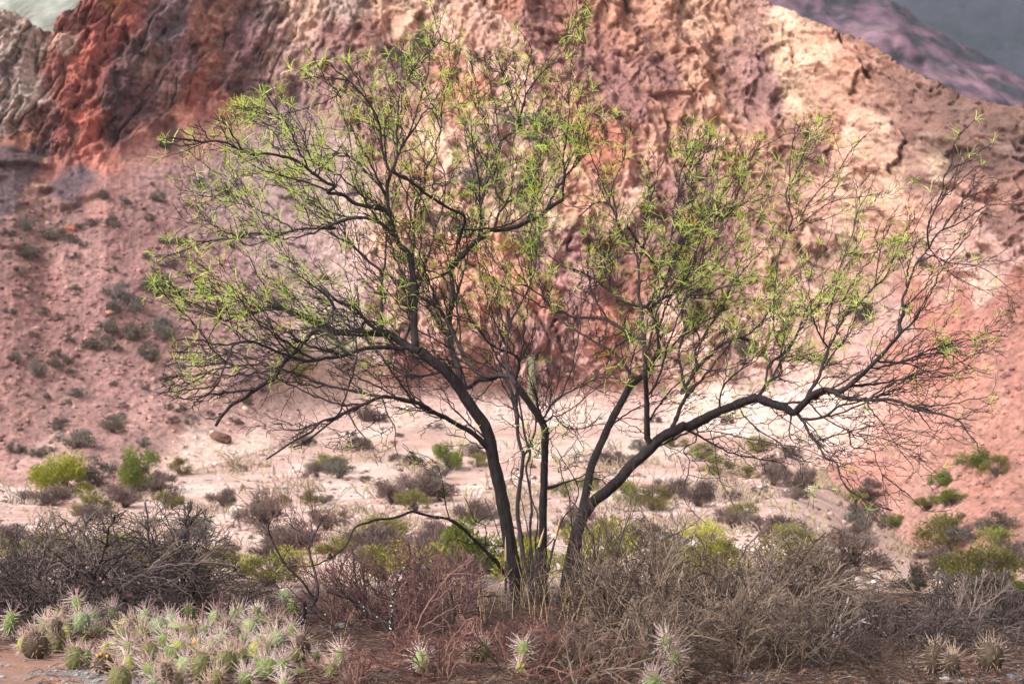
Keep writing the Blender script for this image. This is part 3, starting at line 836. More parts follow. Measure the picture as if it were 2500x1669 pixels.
# each limb: width at start, width at end (photograph px), depth drift (m), then region letter and points "x,y"
LIMBS = """
T 44 30 -.15 8 1240,1120 1205,900 1185,720 1155,560 1125,380 1090,200 1055,60 5 1035,1370 1000,1270 935,1180 870,1085 815,1000 745,920 665,860 590,800
T 27 20 -.25 8 1390,1120 1370,800 1372,600 1372,400 1378,200 1382,60 5 1385,1400 1385,1300 1350,1220 1300,1150 1250,1080 1200,1010
T 42 25 .1 8 1475,1120 1520,860 1560,650 1605,460 1680,335 1760,270 1850,190 1925,100 2035,5 5 2125,1350 2210,1305 2290,1268 6 60,1360 160,1310 260,1260 360,1220 440,1190 545,1150
T 27 20 .5 8 1590,520 1620,400 1650,250 1680,100 1720,0 5 1740,1390 1780,1300 1830,1200 1880,1110 1930,1020 1990,970
T 18 8 .6 8 1300,1050 1285,850 1250,700 1230,550 1210,400 1220,250 1240,100 1245,0 5 1232,1420 1210,1320 1210,1200 1180,1080 1150,1000 1080,900
T 9 5 .4 8 1310,950 1300,700 1290,500 1300,350 1280,200 1265,100 5 1290,1450 1260,1350 1235,1200 1215,1080 1190,960 1100,880 1050,780 950,650
B 22 15 .3 5 590,800 500,762 430,715 360,685 240,685 100,680 0,672 4 2200,690 2100,640 2000,590 1900,550 1830,540
B 11 4 .2 4 1830,540 1750,570 1650,600 1580,615 1510,640 1470,600 1455,540 1460,480 1400,440 1330,420 1240,440
B 12 4 -.2 5 430,718 370,700 300,655 240,600 190,540 130,500 60,480 0,430 4 2250,560 2200,480 2100,400 2000,330 1930,270
B 13 7 -.6 5 500,790 430,778 340,775 250,780 150,810 90,830 0,845 4 2200,885 2080,910 1990,890 1850,840 1700,780 1600,785 1560,810 1540,870 1500,960 1470,1040 1420,1110 1320,1170
B 14 9 .4 4 2338,860 2280,800 2200,720 2120,700 2050,770 1980,850 1930,890 1880,960 1850,1020 1780,1060 1700,1110 1640,1160 1560,1200 1480,1290 1450,1340
B 16 7 -.7 5 1040,1450 980,1370 910,1310 830,1270 750,1220 680,1190 600,1140 500,1110 420,1095 340,1090 250,1130 150,1170 50,1220 0,1245 4 2250,1290 2150,1320 2080,1390 1980,1440 1890,1500 1790,1568
B 9 3 .3 5 340,1090 250,1070 100,1040 0,1020 4 2150,1060 2050,1020 1950,980 1880,960 1800,940 1700,930 1600,940 1530,930 1400,920 1300,900 1170,890
B 6 2.5 .2 4 1600,940 1500,955 1420,970 1350,1020 1250,1070 1180,1100 1060,1125
B 5 2.5 -.2 4 2150,1320 2000,1370 1900,1370 1800,1380 1790,1420
B 20 17 0 5 560,785 553,680 553,560 545,400 538,280 530,200
B 15 9 -.15 5 530,200 500,160 450,110 420,20 2 405,1380 385,1310 380,1180 402,1110
B 8 3 -.2 2 402,1110 350,960 335,820 320,760 270,660 220,600 140,520 60,500 0,505 1 2290,660 2260,600 2200,560 2160,480 2100,380
B 9 3 .3 2 402,1110 440,1010 480,920 520,860 570,790 610,720 660,690 700,760 740,700
B 6 3 .2 2 445,1000 440,850 450,690 460,600 500,520 550,440 600,370 660,320 720,250 700,190 680,110 650,20
B 4 2 .2 2 720,255 780,275 830,240 850,210
B 3 2 0 2 140,520 60,600 80,700 130,820 150,930
B 12 6 -.4 2 420,1400 370,1340 340,1325 260,1315 160,1290 100,1240 0,1225 1 2250,1250 2200,1230 2100,1160 2000,1080 1900,1050 1800,1030 1700,1035 1620,1010 1530,960 1440,945 1370,955 1290,940 1200,930 1110,920
B 3 2 -.2 1 1370,955 1250,1010 1150,1040 1080,1060
B 8 3 .4 2 370,1240 330,1180 270,1120 220,1070 150,1000 60,990 0,985 1 2270,1030 2200,1060 2100,1020 1980,1000 1900,1000 1850,900 1780,850 1720,820 1640,750
B 4 2 -.2 1 2130,1150 2060,1000 2050,900 2000,800 1960,700 1900,620
B 10 4 .3 2 440,1480 400,1470 350,1430 300,1400 230,1385 150,1390 80,1410 0,1440 4 2250,20 2150,20 2050,20 1950,35 1850,70 1750,50 1650,60 1600,85 1500,90 1400,105 1300,140 1200,180 1110,210 1030,275
B 4 2 .2 4 1850,70 1700,130 1640,120 1560,50 1440,0 1 1300,1500 1180,1560
B 9 6 .5 5 350,650 345,580 343,500 345,400 345,320 365,250 370,150 378,0 2 380,1500
B 8 3 .2 5 350,320 320,270 260,230 200,170 140,110 70,80 0,30 4 2240,-10 2170,-40 2050,-120
B 8 4 .7 5 495,715 530,640 560,540 580,400 600,330 640,200 680,60 2 690,1430 720,1370 740,1290 750,1180 740,1090 700,1010 690,960 650,900
B 8 5 .4 5 538,230 550,100 545,0 2 555,1400 560,1290 600,1220 622,1180 615,1090 660,1020 690,960 690,900 720,840 700,760 690,690
B 5 2.5 -.3 2 690,700 640,620 610,540 560,480
B 10 7 .5 2 440,1110 490,1130 570,1185 620,1230 700,1280 780,1330 860,1365 875,1410 850,1480 835,1550 5 840,0 820,150 810,230 790,270
B 17 11 .3 5 840,995 830,900 800,820 780,740 775,640 785,540 795,440 790,340 782,290
B 8 3 .4 5 785,290 740,310 680,335 620,350 570,300 520,290
B 15 10 .2 5 785,275 810,240 860,190 920,125 980,75 1040,30 1100,15 2 1060,1470 1150,1455 1210,1440 1290,1400 1360,1370 1430,1310 1500,1270
B 8 3 -.2 2 1500,1270 1500,1200 1510,1110 1500,1000 1520,900 1530,800 1540,720 1535,660 1480,590 1430,540
B 5 2.5 .3 2 1510,1100 1560,980 1600,880 1610,780 1640,720 1650,640 1620,580 1560,540 1500,530
B 9 4 .3 2 1060,1465 1090,1360 1130,1300 1080,1240 1060,1150 1040,1100 980,1000 940,900
B 6 3 .5 2 1130,1300 1190,1260 1250,1230 1320,1180 1350,1110 1300,1070 1240,1070
B 9 5 .6 5 1000,75 975,20 2 980,1440 975,1380 970,1320 985,1280 1010,1180 1040,1100 1060,1020 1080,960 1100,900
B 7 3 -.3 2 1100,900 1150,860 1220,810 1230,730 1250,650 1270,590 1320,520 1370,460 1430,410 1500,370 1520,360
B 3.5 1.5 0 2 1520,360 1520,280 1530,170 1545,90 1560,20 1575,-60
B 2.5 1.5 .1 2 1500,370 1560,340 1610,345
B 4 2 .2 2 1220,790 1160,710 1150,660 1190,600 1200,540 1190,440 1190,340
B 4 2 -.2 2 1190,680 1215,590 1260,520 1280,430 1300,350 1290,290 1250,230 1210,180
B 4 2 .3 2 1095,900 1080,780 1070,680 1050,600 1030,530 980,460 930,410 890,370 860,345
B 3 2 .2 2 1220,800 1290,790 1330,750 1360,680 1370,620
B 14 9 .2 5 1200,1010 1160,960 1090,955 1020,962 950,930 900,880 850,790 815,720 760,610 700,520 600,460
B 9 4 .5 5 1160,960 1140,900 1135,820 1150,700 1165,620 1200,550 1250,460 1290,380 1300,200 1310,100 1330,0
B 9 4 -.5 5 1200,970 1220,900 1210,840 1160,810 1080,780 1020,740 960,650 900,600 840,580
B 12 6 .9 5 1090,960 1040,980 960,985 890,1030 820,960 740,930 650,950 560,960 470,940 380,890 320,890
B 7 3 -.4 5 1380,1230 1420,1150 1500,1080 1560,1050 1620,1020 1700,980 1790,965 1870,985
B 6 3 -.6 5 1385,1260 1440,1210 1480,1255 1540,1290 1620,1290 1700,1270 1780,1260
B 17 13 -.2 5 2035,1370 2035,1200 2030,1050 2020,930
B 14 9 -.2 5 1990,970 2050,900 2110,780 2095,640 2070,560 2035,520
B 12 8 .3 5 2022,930 2022,800 2015,700 2005,600 2000,510
B 9 3 .4 5 2035,515 1930,500 1860,470 1800,420 1740,370 1680,330 1600,290 1500,260 1450,220 1380,170 1320,165
B 9 5 -.4 5 2060,520 2130,470 2200,430 2240,400 2300,400 2349,430 6 40,400 100,440 200,460 300,420 420,390
B 9 4 .2 5 2000,510 1980,440 1985,330 1970,200 1930,120 1880,40 1850,0 2 1820,1340 1760,1285 1690,1300 1600,1380
B 5 3 .4 2 1850,1400 1830,1300 1810,1200 1860,1080 1890,1000 1900,880 1880,800 1850,740
B 9 5 -.4 5 2050,500 2110,410 2160,385 2130,330 2060,220 2000,140 1950,60 1900,0 2 1880,1500 1860,1420
B 8 4 .6 5 2150,385 2200,260 2230,160 2250,100 2300,0 2 2230,1450 2200,1350 2250,1200 2300,1100 2349,950 3 130,1000
B 6 3 .3 2 2180,1566 2200,1450 2240,1330 2349,1250 3 60,1200 110,1100 90,980 80,900 120,800
B 5 2.5 .2 3 90,1240 180,1200 230,1150 270,1020 280,950 300,850
B 12 5 .5 5 2000,730 1940,690 1880,660 1820,620 1740,590 1640,585 1560,580 1500,550 1430,530 1380,460 1320,420 1260,380 1200,380
B 9 4 .9 5 1940,950 1870,860 1810,800 1750,770 1700,740 1600,680 1530,640 1480,590 1430,520 1400,400 1440,280
B 11 8 .4 5 2190,1300 2220,1230 2250,1150 2290,1080 2330,1020 6 40,1120 90,1040 150,950 210,890 270,830 340,780 420,760 500,770
B 7 3 .6 6 150,950 130,850 160,760 100,650 60,560 0,480 5 2300,350
B 9 4 .5 6 60,1090 40,980 20,850 60,700 40,560 100,400 160,250 200,100 3 230,1450 180,1350
B 24 17 -.2 6 545,1150 600,1180 660,1200 740,1225 790,1255 860,1195 920,1135 990,1100
B 16 9 .1 6 990,1100 1060,1110 1110,1110 1180,1060 1250,1000 1330,920 1390,860 1450,790 1510,720
B 11 4 -.5 6 1010,1105 1060,1120 1150,1160 1250,1170 1330,1170 1450,1165 1550,1200 1620,1230 1700,1250 1800,1270 1900,1310 1960,1390 2020,1460 2040,1530 2120,1568
B 9 3 -.3 6 820,1290 900,1300 1000,1280 1100,1210 1200,1190 1330,1150 1450,1130 1560,1100
B 8 3 -.8 6 830,1280 860,1320 900,1400 960,1480 1010,1560 9 1080,80 1110,180 1160,260 1230,300 1280,320 1350,300 1400,290
B 5 2.5 -.2 6 775,1270 770,1320 760,1400 800,1460 860,1440
B 11 5 .4 6 870,1170 920,1080 960,1020 980,950 1010,880 1025,820 1060,760 1100,670 1150,590 1210,540 1290,460 1340,400
B 5 3 .2 6 1340,400 1350,300 1370,180 1400,80 3 1450,1500
B 5 2.5 .3 6 1340,400 1400,360 1450,250 1500,120 1560,0 3 1570,1440
B 6 3 -.4 6 1025,820 990,770 950,700 930,640 900,590 860,550 800,545
B 5 2.5 .5 6 990,800 1000,700 1030,600 1060,480 1090,330 1130,200 1180,80
B 10 5 .2 6 1510,712 1500,660 1530,580 1520,500 1550,430 1580,340 1610,260 1660,200 1700,150
B 6 3 -.2 6 1700,150 1690,60 3 1700,1500 1740,1400 1790,1280 1800,1190 1850,1100 1860,1000 1900,910 1960,850 2010,800
B 5 3 .3 6 1700,150 1760,50 3 1850,1520 1930,1480 2050,1400 2140,1370 2338,1375
B 4 2 .1 3 1790,1540 1870,1420 1950,1320 2020,1240 2110,1190 2190,1210
B 4 2 -.3 6 1670,190 1750,210 1830,250 1950,260 2050,280 2130,330 2220,400 2330,490
B 3 2 .3 6 1720,170 1760,230 1830,310 1950,380 2050,430 2140,475
B 8 4 -.1 6 1515,715 1580,660 1640,560 1690,470 1700,440
B 7 3 .4 6 1350,915 1400,915 1500,920 1570,930 1640,960 1700,1010
B 6 2.5 .2 6 1500,920 1580,890 1680,860 1770,860 1850,870 1920,920 1970,980
B 4 2 -.3 6 1530,700 1610,690 1700,700 1790,730
B 10 6 .4 6 560,1140 620,1050 690,1010 710,980 700,900 720,780 710,720 640,700
B 7 3 .8 6 600,1070 620,950 660,900 760,830 850,640 900,520 1000,430 1100,340 1160,250 1230,170
B 6 3 -.5 6 290,1230 310,1100 370,1020 450,960 540,900 600,800 640,720
B 4 2.5 -.5 6 130,1385 250,1380 350,1400 450,1420 560,1440 700,1470 800,1480 900,1510 1000,1560 9 1060,60
B 5 2 -.7 6 440,1260 540,1360 600,1400 700,1460 740,1540 9 830,70 840,150 870,230 940,250
B 5 2.5 -.4 6 900,1190 970,1270 1080,1340 1150,1370 1210,1410 1300,1410 1400,1430 1500,1470 1600,1520 9 1700,60
B 4 2 -.3 6 1280,1190 1330,1260 1400,1350 1500,1500 9 1560,60 1600,130 1550,200
B 4 2 .2 6 1620,1240 1680,1320 1740,1380 1830,1330
B 5 2 -.6 6 1160,1370 1180,1480 9 1250,-20 1330,0 1350,80 1390,160 1400,280 1435,375
B 4 2 -.1 9 1390,160 1480,230 1560,290 1620,350 1680,400 1780,405 1860,395
B 4 2 -.7 6 140,1390 130,1450 70,1480 9 50,0 90,60 80,160 60,220 60,330 110,400 160,450 220,500
B 3 1.5 -.5 6 230,1390 260,1480 9 270,60 300,200 360,300 400,400 430,490
B 6 3 .3 3 740,1566 780,1470 740,1300 800,1180 850,1050 880,980 900,900 950,820
B 4 2 .2 3 760,1560 880,1470 980,1390 1060,1350 1150,1330 1250,1320 1360,1300 1395,1340
B 4 2 .4 3 800,1566 870,1400 950,1290 1030,1210 1080,1160 1120,1100 1170,1020 1250,930 1340,850
B 3 1.5 .2 3 1190,1560 1230,1400 1290,1300 1330,1200 1370,1120
B 5 2.5 .2 3 340,1450 380,1380 430,1260 480,1150 510,1060 570,990 650,950 730,900
B 5 3 .4 6 700,820 660,700 660,500 680,300 690,200 3 740,1566
B 6 3 .3 6 60,250 90,120 130,0 3 180,1450 340,1450 400,1385 480,1390 560,1440
B 11 5 -.9 8 1140,800 1070,700 990,620 920,550 850,480 760,430 680,420 600,400 540,385 470,410 390,430 310,435 240,460 180,480 140,550 110,610 50,660 0,690 7 2250,700 2180,740 2100,770 1950,775 1900,770
B 4 2 -.2 8 1130,605 1050,600 980,590 900,590 800,560 700,620
B 4 2 -.3 8 775,430 750,330 740,250 720,150 690,80 640,40 590,20
B 4 2 -.4 8 1000,610 1010,540 1000,470 940,440 900,350 870,290
B 3 1.5 -.2 8 960,440 1010,420 1070,395
B 9 4 .3 8 1400,240 1480,210 1540,190 1600,170 1640,150
B 3 1.5 .2 8 1700,140 1750,130 1800,132
B 7 3 -.3 8 1330,1060 1400,800 1430,640 1500,430 1560,360 1600,260 1560,150 1500,60
B 6 3 -.2 8 1500,1000 1560,640 1545,350 1530,250 1490,150 1480,50 5 1500,1500 1460,1420
B 6 3 .5 8 1350,1000 1330,760 1370,640 1440,560 1500,430
B 5 3 .7 8 1260,1050 1180,760 1100,560 1060,440 1000,300
B 6 3 .3 8 1290,1000 1340,800 1325,600 1340,420 1300,300 1290,160 1310,40 5 1340,1480 1300,1400
B 5 2 .6 8 1200,1050 1240,760 1290,620 1270,480 1220,260 1170,180 1200,40
B 4 2.5 -.4 4 1890,620 1840,580 1760,560 1690,555 1640,480 1560,410 1480,370 1400,355 1330,350 1290,380
B 4 2 -.3 4 1510,640 1400,600 1290,570 1200,570 1130,530 1060,505 980,480
B 3 1.5 .1 4 1440,690 1430,700 1390,770 1350,820
B 4 2 .4 1 2338,1530 2250,1480 2150,1400 2000,1300 1830,1240 1700,1270 1620,1290 1530,1280 1460,1240 1430,1200
B 2.5 1.5 .1 1 1540,1285 1440,1320 1300,1310 1200,1330
B 6 3 .4 5 240,595 190,700 100,760 0,790 4 2240,830
B 5 2 -.3 5 560,1110 520,1050 500,960 510,870
B 5 2 -.4 5 350,1095 380,1200 430,1290 430,1400 465,1500
B 5 2 -.5 5 130,1190 180,1280 230,1340 280,1420 320,1530
"""


def parse_limbs():
    out = []
    for ln in LIMBS.strip().splitlines():
        tk = ln.split()
        kind, w0, w1, dz = tk[0], float(tk[1]), float(tk[2]), float(tk[3])
        pts, rg = [], None
        for q in tk[4:]:
            if ',' in q:
                x, y = q.split(',')
                ox, oy, s = reg(rg)
                pts.append((ox + float(x) / s, oy + float(y) / s))
            else:
                rg = q
        out.append([kind, w0, w1, dz, pts])
    return out


LB = parse_limbs()
base_y = {0: -0.05, 1: 0.1, 2: 0.05, 3: 0.05, 4: 0.22, 5: 0.28}
placed_px, placed_Y, placed_r = [], [], []
limb3d = []
for i, (kind, w0, w1, dz, pts) in enumerate(LB):
    line = smooth_line([(p[0], p[1], 0) for p in pts], 7.0)[:, :2]
    n = len(line)
    seglen = np.concatenate([[0], np.cumsum(np.linalg.norm(np.diff(line, axis=0), axis=1))])
    f = seglen / seglen[-1]
    if kind == 'T':
        ys = Y0 + base_y[i]
    else:
        A = np.array(placed_px)
        d = np.linalg.norm(A - line[0], axis=1)
        j = int(np.argmin(d))
        ys = placed_Y[j]
        if d[j] < 45:                                   # start inside the parent
            k = A[j] - line[0]
            line[0] = A[j]
    drift = dz * min(2.2, 0.6 + seglen[-1] / 260.0)
    Yl = ys + drift * f ** 1.1
    ph = random.random() * 6
    Yl = Yl + 0.02 * np.sin(f * 9 + ph) * f
    Yl = np.clip(Yl, Y0 - 2.3, Y0 + 2.3)
    if kind == 'T':
        line = line + 0
    if kind == 'T':
        width = (w0 + (w1 - w0) * f ** 0.85) * 0.82
    else:
        w1 = w1 * (0.62 if w1 < 8 else 0.9)
        width = 0.9 * w0 + (w1 - 0.9 * w0) * f ** 0.8
    P = np.array([at(line[k][0], line[k][1], Yl[k]) for k in range(n)])
    R = width * 0.5 * K / FPX * Yl
    R = R * (1 + (0.05 if kind == 'T' else 0.10) * fbm(seglen / 14.0, seglen * 0 + i * 3.1, 3, 500 + i))
    if w0 < 13:
        R = R * (1 + 0.35 * (np.random.default_rng(i).random(n) > 0.80))
    # wobble: knobby mesquite wood
    wob = 0.9 * K / FPX * Y0 * min(1.8, 8 / w0 + 0.6)
    P[:, 0] += wob * 1.2 * fbm(seglen / 16.0, seglen * 0 + i, 2, 600) * (f > 0.02)
    P[:, 2] += wob * 1.2 * fbm(seglen / 16.0, seglen * 0 + i, 2, 601) * (f > 0.02)
    limb3d.append((kind, P, R, w0, w1))
    for k in range(n):
        placed_px.append((line[k][0], line[k][1]))
        placed_Y.append(Yl[k])

CC0 = at(1330, 1050, Y0)
NTR = len(limb3d)
MED = []


def crown_ok(p):
    return in_crown(p)


# crown outline: twigs do not grow past it (rasterised once)
OUT = [(350, 690), (360, 640), (400, 560), (370, 560), (390, 500), (430, 470), (380, 400), (370, 340), (540, 262), (640, 215), (700, 150), (760, 150), (850, 125), (930, 110), (1040, 60), (1050, -40), (1100, 30), (1120, 110), (1190, 130), (1270, 40),
       (1300, 120), (1370, 100), (1380, -60), (1440, -60), (1425, 120), (1450, 210), (1500, 270), (1560, 265), (1700, 285), (1760, 320), (1880, 330), (1960, 270), (2030, 280), (2060, 330), (2120, 320), (2140, 400), (2280, 430), (2330, 330), (2360, 280), (2430, 280), (2400, 420), (2500, 480),
       (2520, 620), (2500, 720), (2470, 800), (2450, 930), (2400, 1060), (2300, 1180), (2160, 1250), (2100, 1240), (2030, 1270), (1980, 1240), (1850, 1150), (1730, 1270), (1680, 1170), (1560, 1130), (1480, 1230), (1400, 1160), (1250, 1180), (1150, 1190),
       (1060, 1180), (980, 1100), (900, 1120), (800, 1100), (640, 1090), (560, 1040), (470, 1010), (380, 960), (400, 860), (440, 800), (420, 740)]


def inside_grid(poly, x0, y0, x1, y1, st):
    xs = np.arange(x0, x1, st)
    ys = np.arange(y0, y1, st)
    XX, YY = np.meshgrid(xs, ys)
    ins = np.zeros(XX.shape, bool)
    n = len(poly)
    for i in range(n):
        xa, ya = poly[i]
        xb, yb = poly[(i + 1) % n]
        if ya == yb:
            continue
        c = ((ya > YY) != (yb > YY)) & (XX < (xb - xa) * (YY - ya) / (yb - ya) + xa)
        ins ^= c
    return ins


GST = 8
INS = inside_grid(OUT, -200, -200, 2700, 1700, GST).tolist()


def in_crown(p):
    fx, fy = to_px(*p)
    i, j = int((fy + 200) / GST), int((fx + 200) / GST)
    if i < 0 or j < 0 or i >= len(INS) or j >= len(INS[0]):
        return False
    return INS[i][j]


# medium branches between the traced limbs
for i in range(NTR):
    kind, P, R, w0, w1 = limb3d[i]
    if w0 < 6:
        continue
    n = len(P)
    k = int(n * (0.25 if kind == 'B' else 0.62))
    stepk = max(3, int((0.26 if w0 > 12 else 0.34) / 0.021))
    while k < n - 2:
        p = tuple(P[k])
        d = vnorm(tuple(P[min(n - 1, k + 2)] - P[k - 2]))
        out = vnorm((p[0] - CC0[0], random.gauss(0, .5), (p[2] - CC0[2]) + 0.35))
        r0 = min(float(R[k]) * .7, random.uniform(4.5, 7.5) * MPP * .5)
        bias = vnorm(vadd(vmul(out, 0.7), (0, 0, random.choice((0.5, 0.4, -0.25)))))
        pts, rad, dirs = grow(p, side_dir(d, random.uniform(.45, 1.0), out, 1.0), random.uniform(.40, 1.05), r0, 1.7 * MPP * .5, 0.055, 0.24, bias, 0.07, 0.13, in_crown)
        if len(pts) > 4:
            MED.append(("M", np.array(pts), np.array(rad), 5.0, 2.0))
        k += int(stepk * random.uniform(.7, 1.4))
limb3d += MED
BASE = (limb3d[1][1][0][0], Y0, float(ground_h(0.0, Y0)))
tree = thing("mesquite_tree", "dark many-stemmed mesquite tree with feathery light green leaves, tallest plant in front of the cliffs", "tree", BASE)
BARKPAL = [lin((58, 50, 50)), lin((74, 64, 64)), lin((92, 82, 82))]
BARKPAL = [c * 0.62 for c in BARKPAL]
for i, (kind, P, R, w0, w1) in enumerate(limb3d):
    sides = 16 if w0 > 20 else (8 if w0 > 9 else 5)
    tb = Tubes(sides)
    P_, R_ = P, R
    if kind == 'T':      # root flare into the ground
        g0 = P[0].copy()
        g0[2] = BASE[2] - 0.12
        P_ = np.vstack([g0[None], P])
        R_ = np.concatenate([[R[0] * 1.15], R])
    tb.add([tuple(p) for p in P_], list(R_), 0.1 if w0 > 20 else 0.4)
    nm = "trunk" if kind == 'T' else "branch"
    me = tb.build(nm, M_BARK, origin=BASE, palette=BARKPAL, bump=0.16 if w0 > 12 else 0.0)
    link(nm, me, parent=tree)

LEAFY = [(830, 230, 150, 1), (960, 200, 120, 1), (690, 250, 120, 1), (590, 320, 100, 1), (760, 370, 130, .9), (930, 330, 120, .7), (680, 500, 110, .9), (620, 430, 90, .8), (560, 620, 110, .7), (470, 670, 80, 1.1), (640, 700, 100, .6), (760, 740, 80, .5), (960, 780, 60, .7),
         (1150, 420, 110, .4), (1280, 560, 110, .6), (1100, 260, 90, .35), (1300, 240, 90, .5), (1380, 340, 110, .9), (1400, 450, 90, .8), (1600, 400, 150, 1.2), (1700, 500, 150, 1.2), (1520, 360, 110, 1.1), (1850, 480, 120, 1), (1780, 400, 100, 1), (1900, 740, 110, 1), (1550, 860, 70, 1), (1650, 960, 70, .7),
         (2100, 600, 110, .7), (2180, 640, 70, .6), (2000, 760, 110, .7), (2380, 310, 60, 1.4), (1990, 300, 50, 1.2), (2080, 340, 40, .8), (1080, 1140, 70, 1.1), (2000, 1250, 70, 1.3), (1310, 1070, 45, 1), (2330, 780, 90, .4), (2400, 930, 60, .5), (440, 380, 60, .4), (390, 640, 50, .8), (400, 720, 60, .8),
         (1620, 640, 120, .5), (1750, 620, 120, .7), (2000, 620, 90, .5), (470, 880, 80, .4), (1060, 30, 60, 1.2), (1400, 30, 60, 1.2), (1270, 80, 50, 1), (730, 1370, 40, 1.2), (1400, 240, 60, .8), (1100, 620, 200, .25), (1800, 860, 120, .4), (1520, 560, 90, .5), (900, 480, 100, .35), (1310, 690, 90, .4)]


def leafiness(p):
    fx, fy = to_px(*p)
    s = 0.03
    for (a, b, r, w) in LEAFY:
        d = ((fx - a) ** 2 + (fy - b) ** 2) / (r * r)
        if d < 4:
            s += w * math.exp(-d * 0.8)
    return min(s, 0.85)


CC = at(1330, 1050, Y0)
tw = Tubes(3)
leaf_nodes = []          # (point, direction, size)


def maybe_leaf(p, d, mult=1.0):
    lf = leafiness(p)
    if random.random() < lf * 0.23 * mult:
        for _ in range(random.choice((1, 1, 2, 3))):
            leaf_nodes.append((p, side_dir(d, random.uniform(0.4, 1.2), (0, 0, 1), 0.5), random.uniform(0.8, 1.3)))


def spur(p, d, r):
    q = vadd(p, vmul(side_dir(d, 1.0), random.uniform(0.008, 0.022)))
    tw.add([p, q], [r * 0.9, r * 0.6], 0.35)


PX = MPP                 # one photograph pixel in metres
for i, (kind, P, R, w0, w1) in enumerate(limb3d):
    n = len(P)
    dist = np.concatenate([[0], np.cumsum(np.linalg.norm(np.diff(P, axis=0), axis=1))])
    Ltot = dist[-1]
    s = random.uniform(0.05, 0.15) if kind != 'T' else 2.2
    while s < Ltot:
        k = int(np.searchsorted(dist, s))
        k = min(max(k, 1), n - 1)
        p = tuple(P[k])
        d = vnorm(tuple(P[k] - P[k - 1]))
        r = float(R[k])
        wpx = r * 2 / PX
        out = vnorm((p[0] - CC[0], 0.35 * (p[1] - CC[1]) + random.gauss(0, .35), (p[2] - CC[2]) + 0.25))
        low = p[2] < CC[2] + 0.5
        side = -1 if random.random() < .5 else 1
        Lc = random.uniform(0.14, 0.46) * (1.15 if wpx > 6 else 0.9) * (0.75 + 0.25 * math.sin(s * 5))
        if kind == 'T':
            Lc *= 0.9
        rc = min(r * 0.6, random.uniform(2.2, 4.0) * PX * 0.5)
        bias = vnorm(vadd(vmul(out, 0.6), (0, 0, -0.5 if low and random.random() < .5 else 0.30)))
        dd = side_dir(d, random.uniform(0.5, 1.15), out, 0.7)
        pts, rad, dirs = grow(p, dd, Lc, rc, 1.4 * PX * 0.5, 0.048, 0.34, bias, 0.09, 0.17, in_crown)
        if len(pts) > 2:
            cshade = random.random() ** 1.6
            tw.add(pts, rad, cshade)
            for m in range(1, len(pts)):
                q, dq = pts[m], dirs[m]
                spur(q, dq, rad[m])
                maybe_leaf(q, dq, 1.0 if m > len(pts) * 0.3 else 0.4)
                if random.random() < 0.45:
                    L2 = random.uniform(0.05, 0.26) * (1.2 if m < len(pts) * .6 else 0.8)
                    p2, r2, d2 = grow(q, side_dir(dq, random.uniform(0.5, 1.2), out, .3), L2, rad[m] * 0.8, 1.4 * PX * 0.5, 0.032, 0.40, bias, 0.07, 0.2, in_crown)
                    if len(p2) > 1:
                        tw.add(p2, r2, min(0.99, cshade * 0.7 + 0.3 * random.random()))
                        for mm in range(1, len(p2)):
                            maybe_leaf(p2[mm], d2[mm], 0.9)
                            if random.random() < 0.55:
                                spur(p2[mm], d2[mm], r2[mm])
                            if random.random() < 0.2:
                                p3, r3, d3 = grow(p2[mm], side_dir(d2[mm], 0.9), random.uniform(.03, .12), r2[mm] * .7, 1.0 * PX * .5, 0.03, .3, bias, .08, .16, in_crown)
                                if len(p3) > 1:
                                    tw.add(p3, r3, 0.5)
                                    maybe_leaf(p3[-1], d3[-1], 1.0)
        if w0 < 7:
            maybe_leaf(p, d, 0.9)
        s += random.uniform(0.070, 0.150) * (2.2 if wpx > 16 else (1.3 if wpx > 9 else 1.0))
    if w0 < 12:
        for _ in range(2):
            leaf_nodes.append((tuple(P[-1]), vnorm(tuple(P[-1] - P[-2])), 1.0)) if leafiness(tuple(P[-1])) > .2 else None
TWPAL = [lin((40, 33, 34)) * .7, lin((54, 45, 46)) * .75, lin((88, 76, 76)) * .8]
me = tw.build("twigs", M_TWIG, origin=BASE, palette=TWPAL)
o = link("twigs", me, parent=tree)
o["kind"] = "stuff"

# split pale stubs at the foot, pruning scar
for (xa, ya, xb, yb, w) in ((1134, 700, 1133, 542, 13), (1345, 610, 1380, 490, 16), (1450, 560, 1488, 400, 14)):
    yy = Y0 - 0.35
    a = at(800 + xa / 2.61, 1100 + ya / 2.61, yy)
    b = at(800 + xb / 2.61, 1100 + yb / 2.61, yy)
    g = (a[0] - (b[0] - a[0]) * 1.3, a[1], a[2] - (b[2] - a[2]) * 1.3)
    tb = Tubes(5)
    wd = w / 2.61 * PX * .5
    tb.add([g, a], [wd * 1.3, wd], 0.3)
    link("stub", tb.build("stub", M_BARK, origin=BASE, palette=BARKPAL), parent=tree)
    tb = Tubes(4)
    mid = vadd(vmul(a, 0.4), vmul(b, 0.6))
    tb.add([a, mid, b], [wd * 0.95, wd * .8, wd * .12], 0.5)
    o = link("split_wood", tb.build("split_wood", M_WOOD, origin=BASE), parent=tree)
    o["label"] = "pale splintered broken stem"
kx, ky = 800 + 560 / 2.61, 550 + 730 / 2.61
c = at(kx, ky, Y0 - 0.27)
tb = Tubes(8)
tb.add([(c[0], c[1] + .06, c[2]), (c[0], c[1] + 0.012, c[2]), (c[0], c[1], c[2])], [.030, .026, .012], .5)
o = link("pruning_scar", tb.build("pruning_scar", M_WOOD, origin=BASE), parent=tree)
o["label"] = "pale round cut scar on the upright limb"

# ---- leaves: pinnate, each leaf a short stalk with a few narrow pinnae


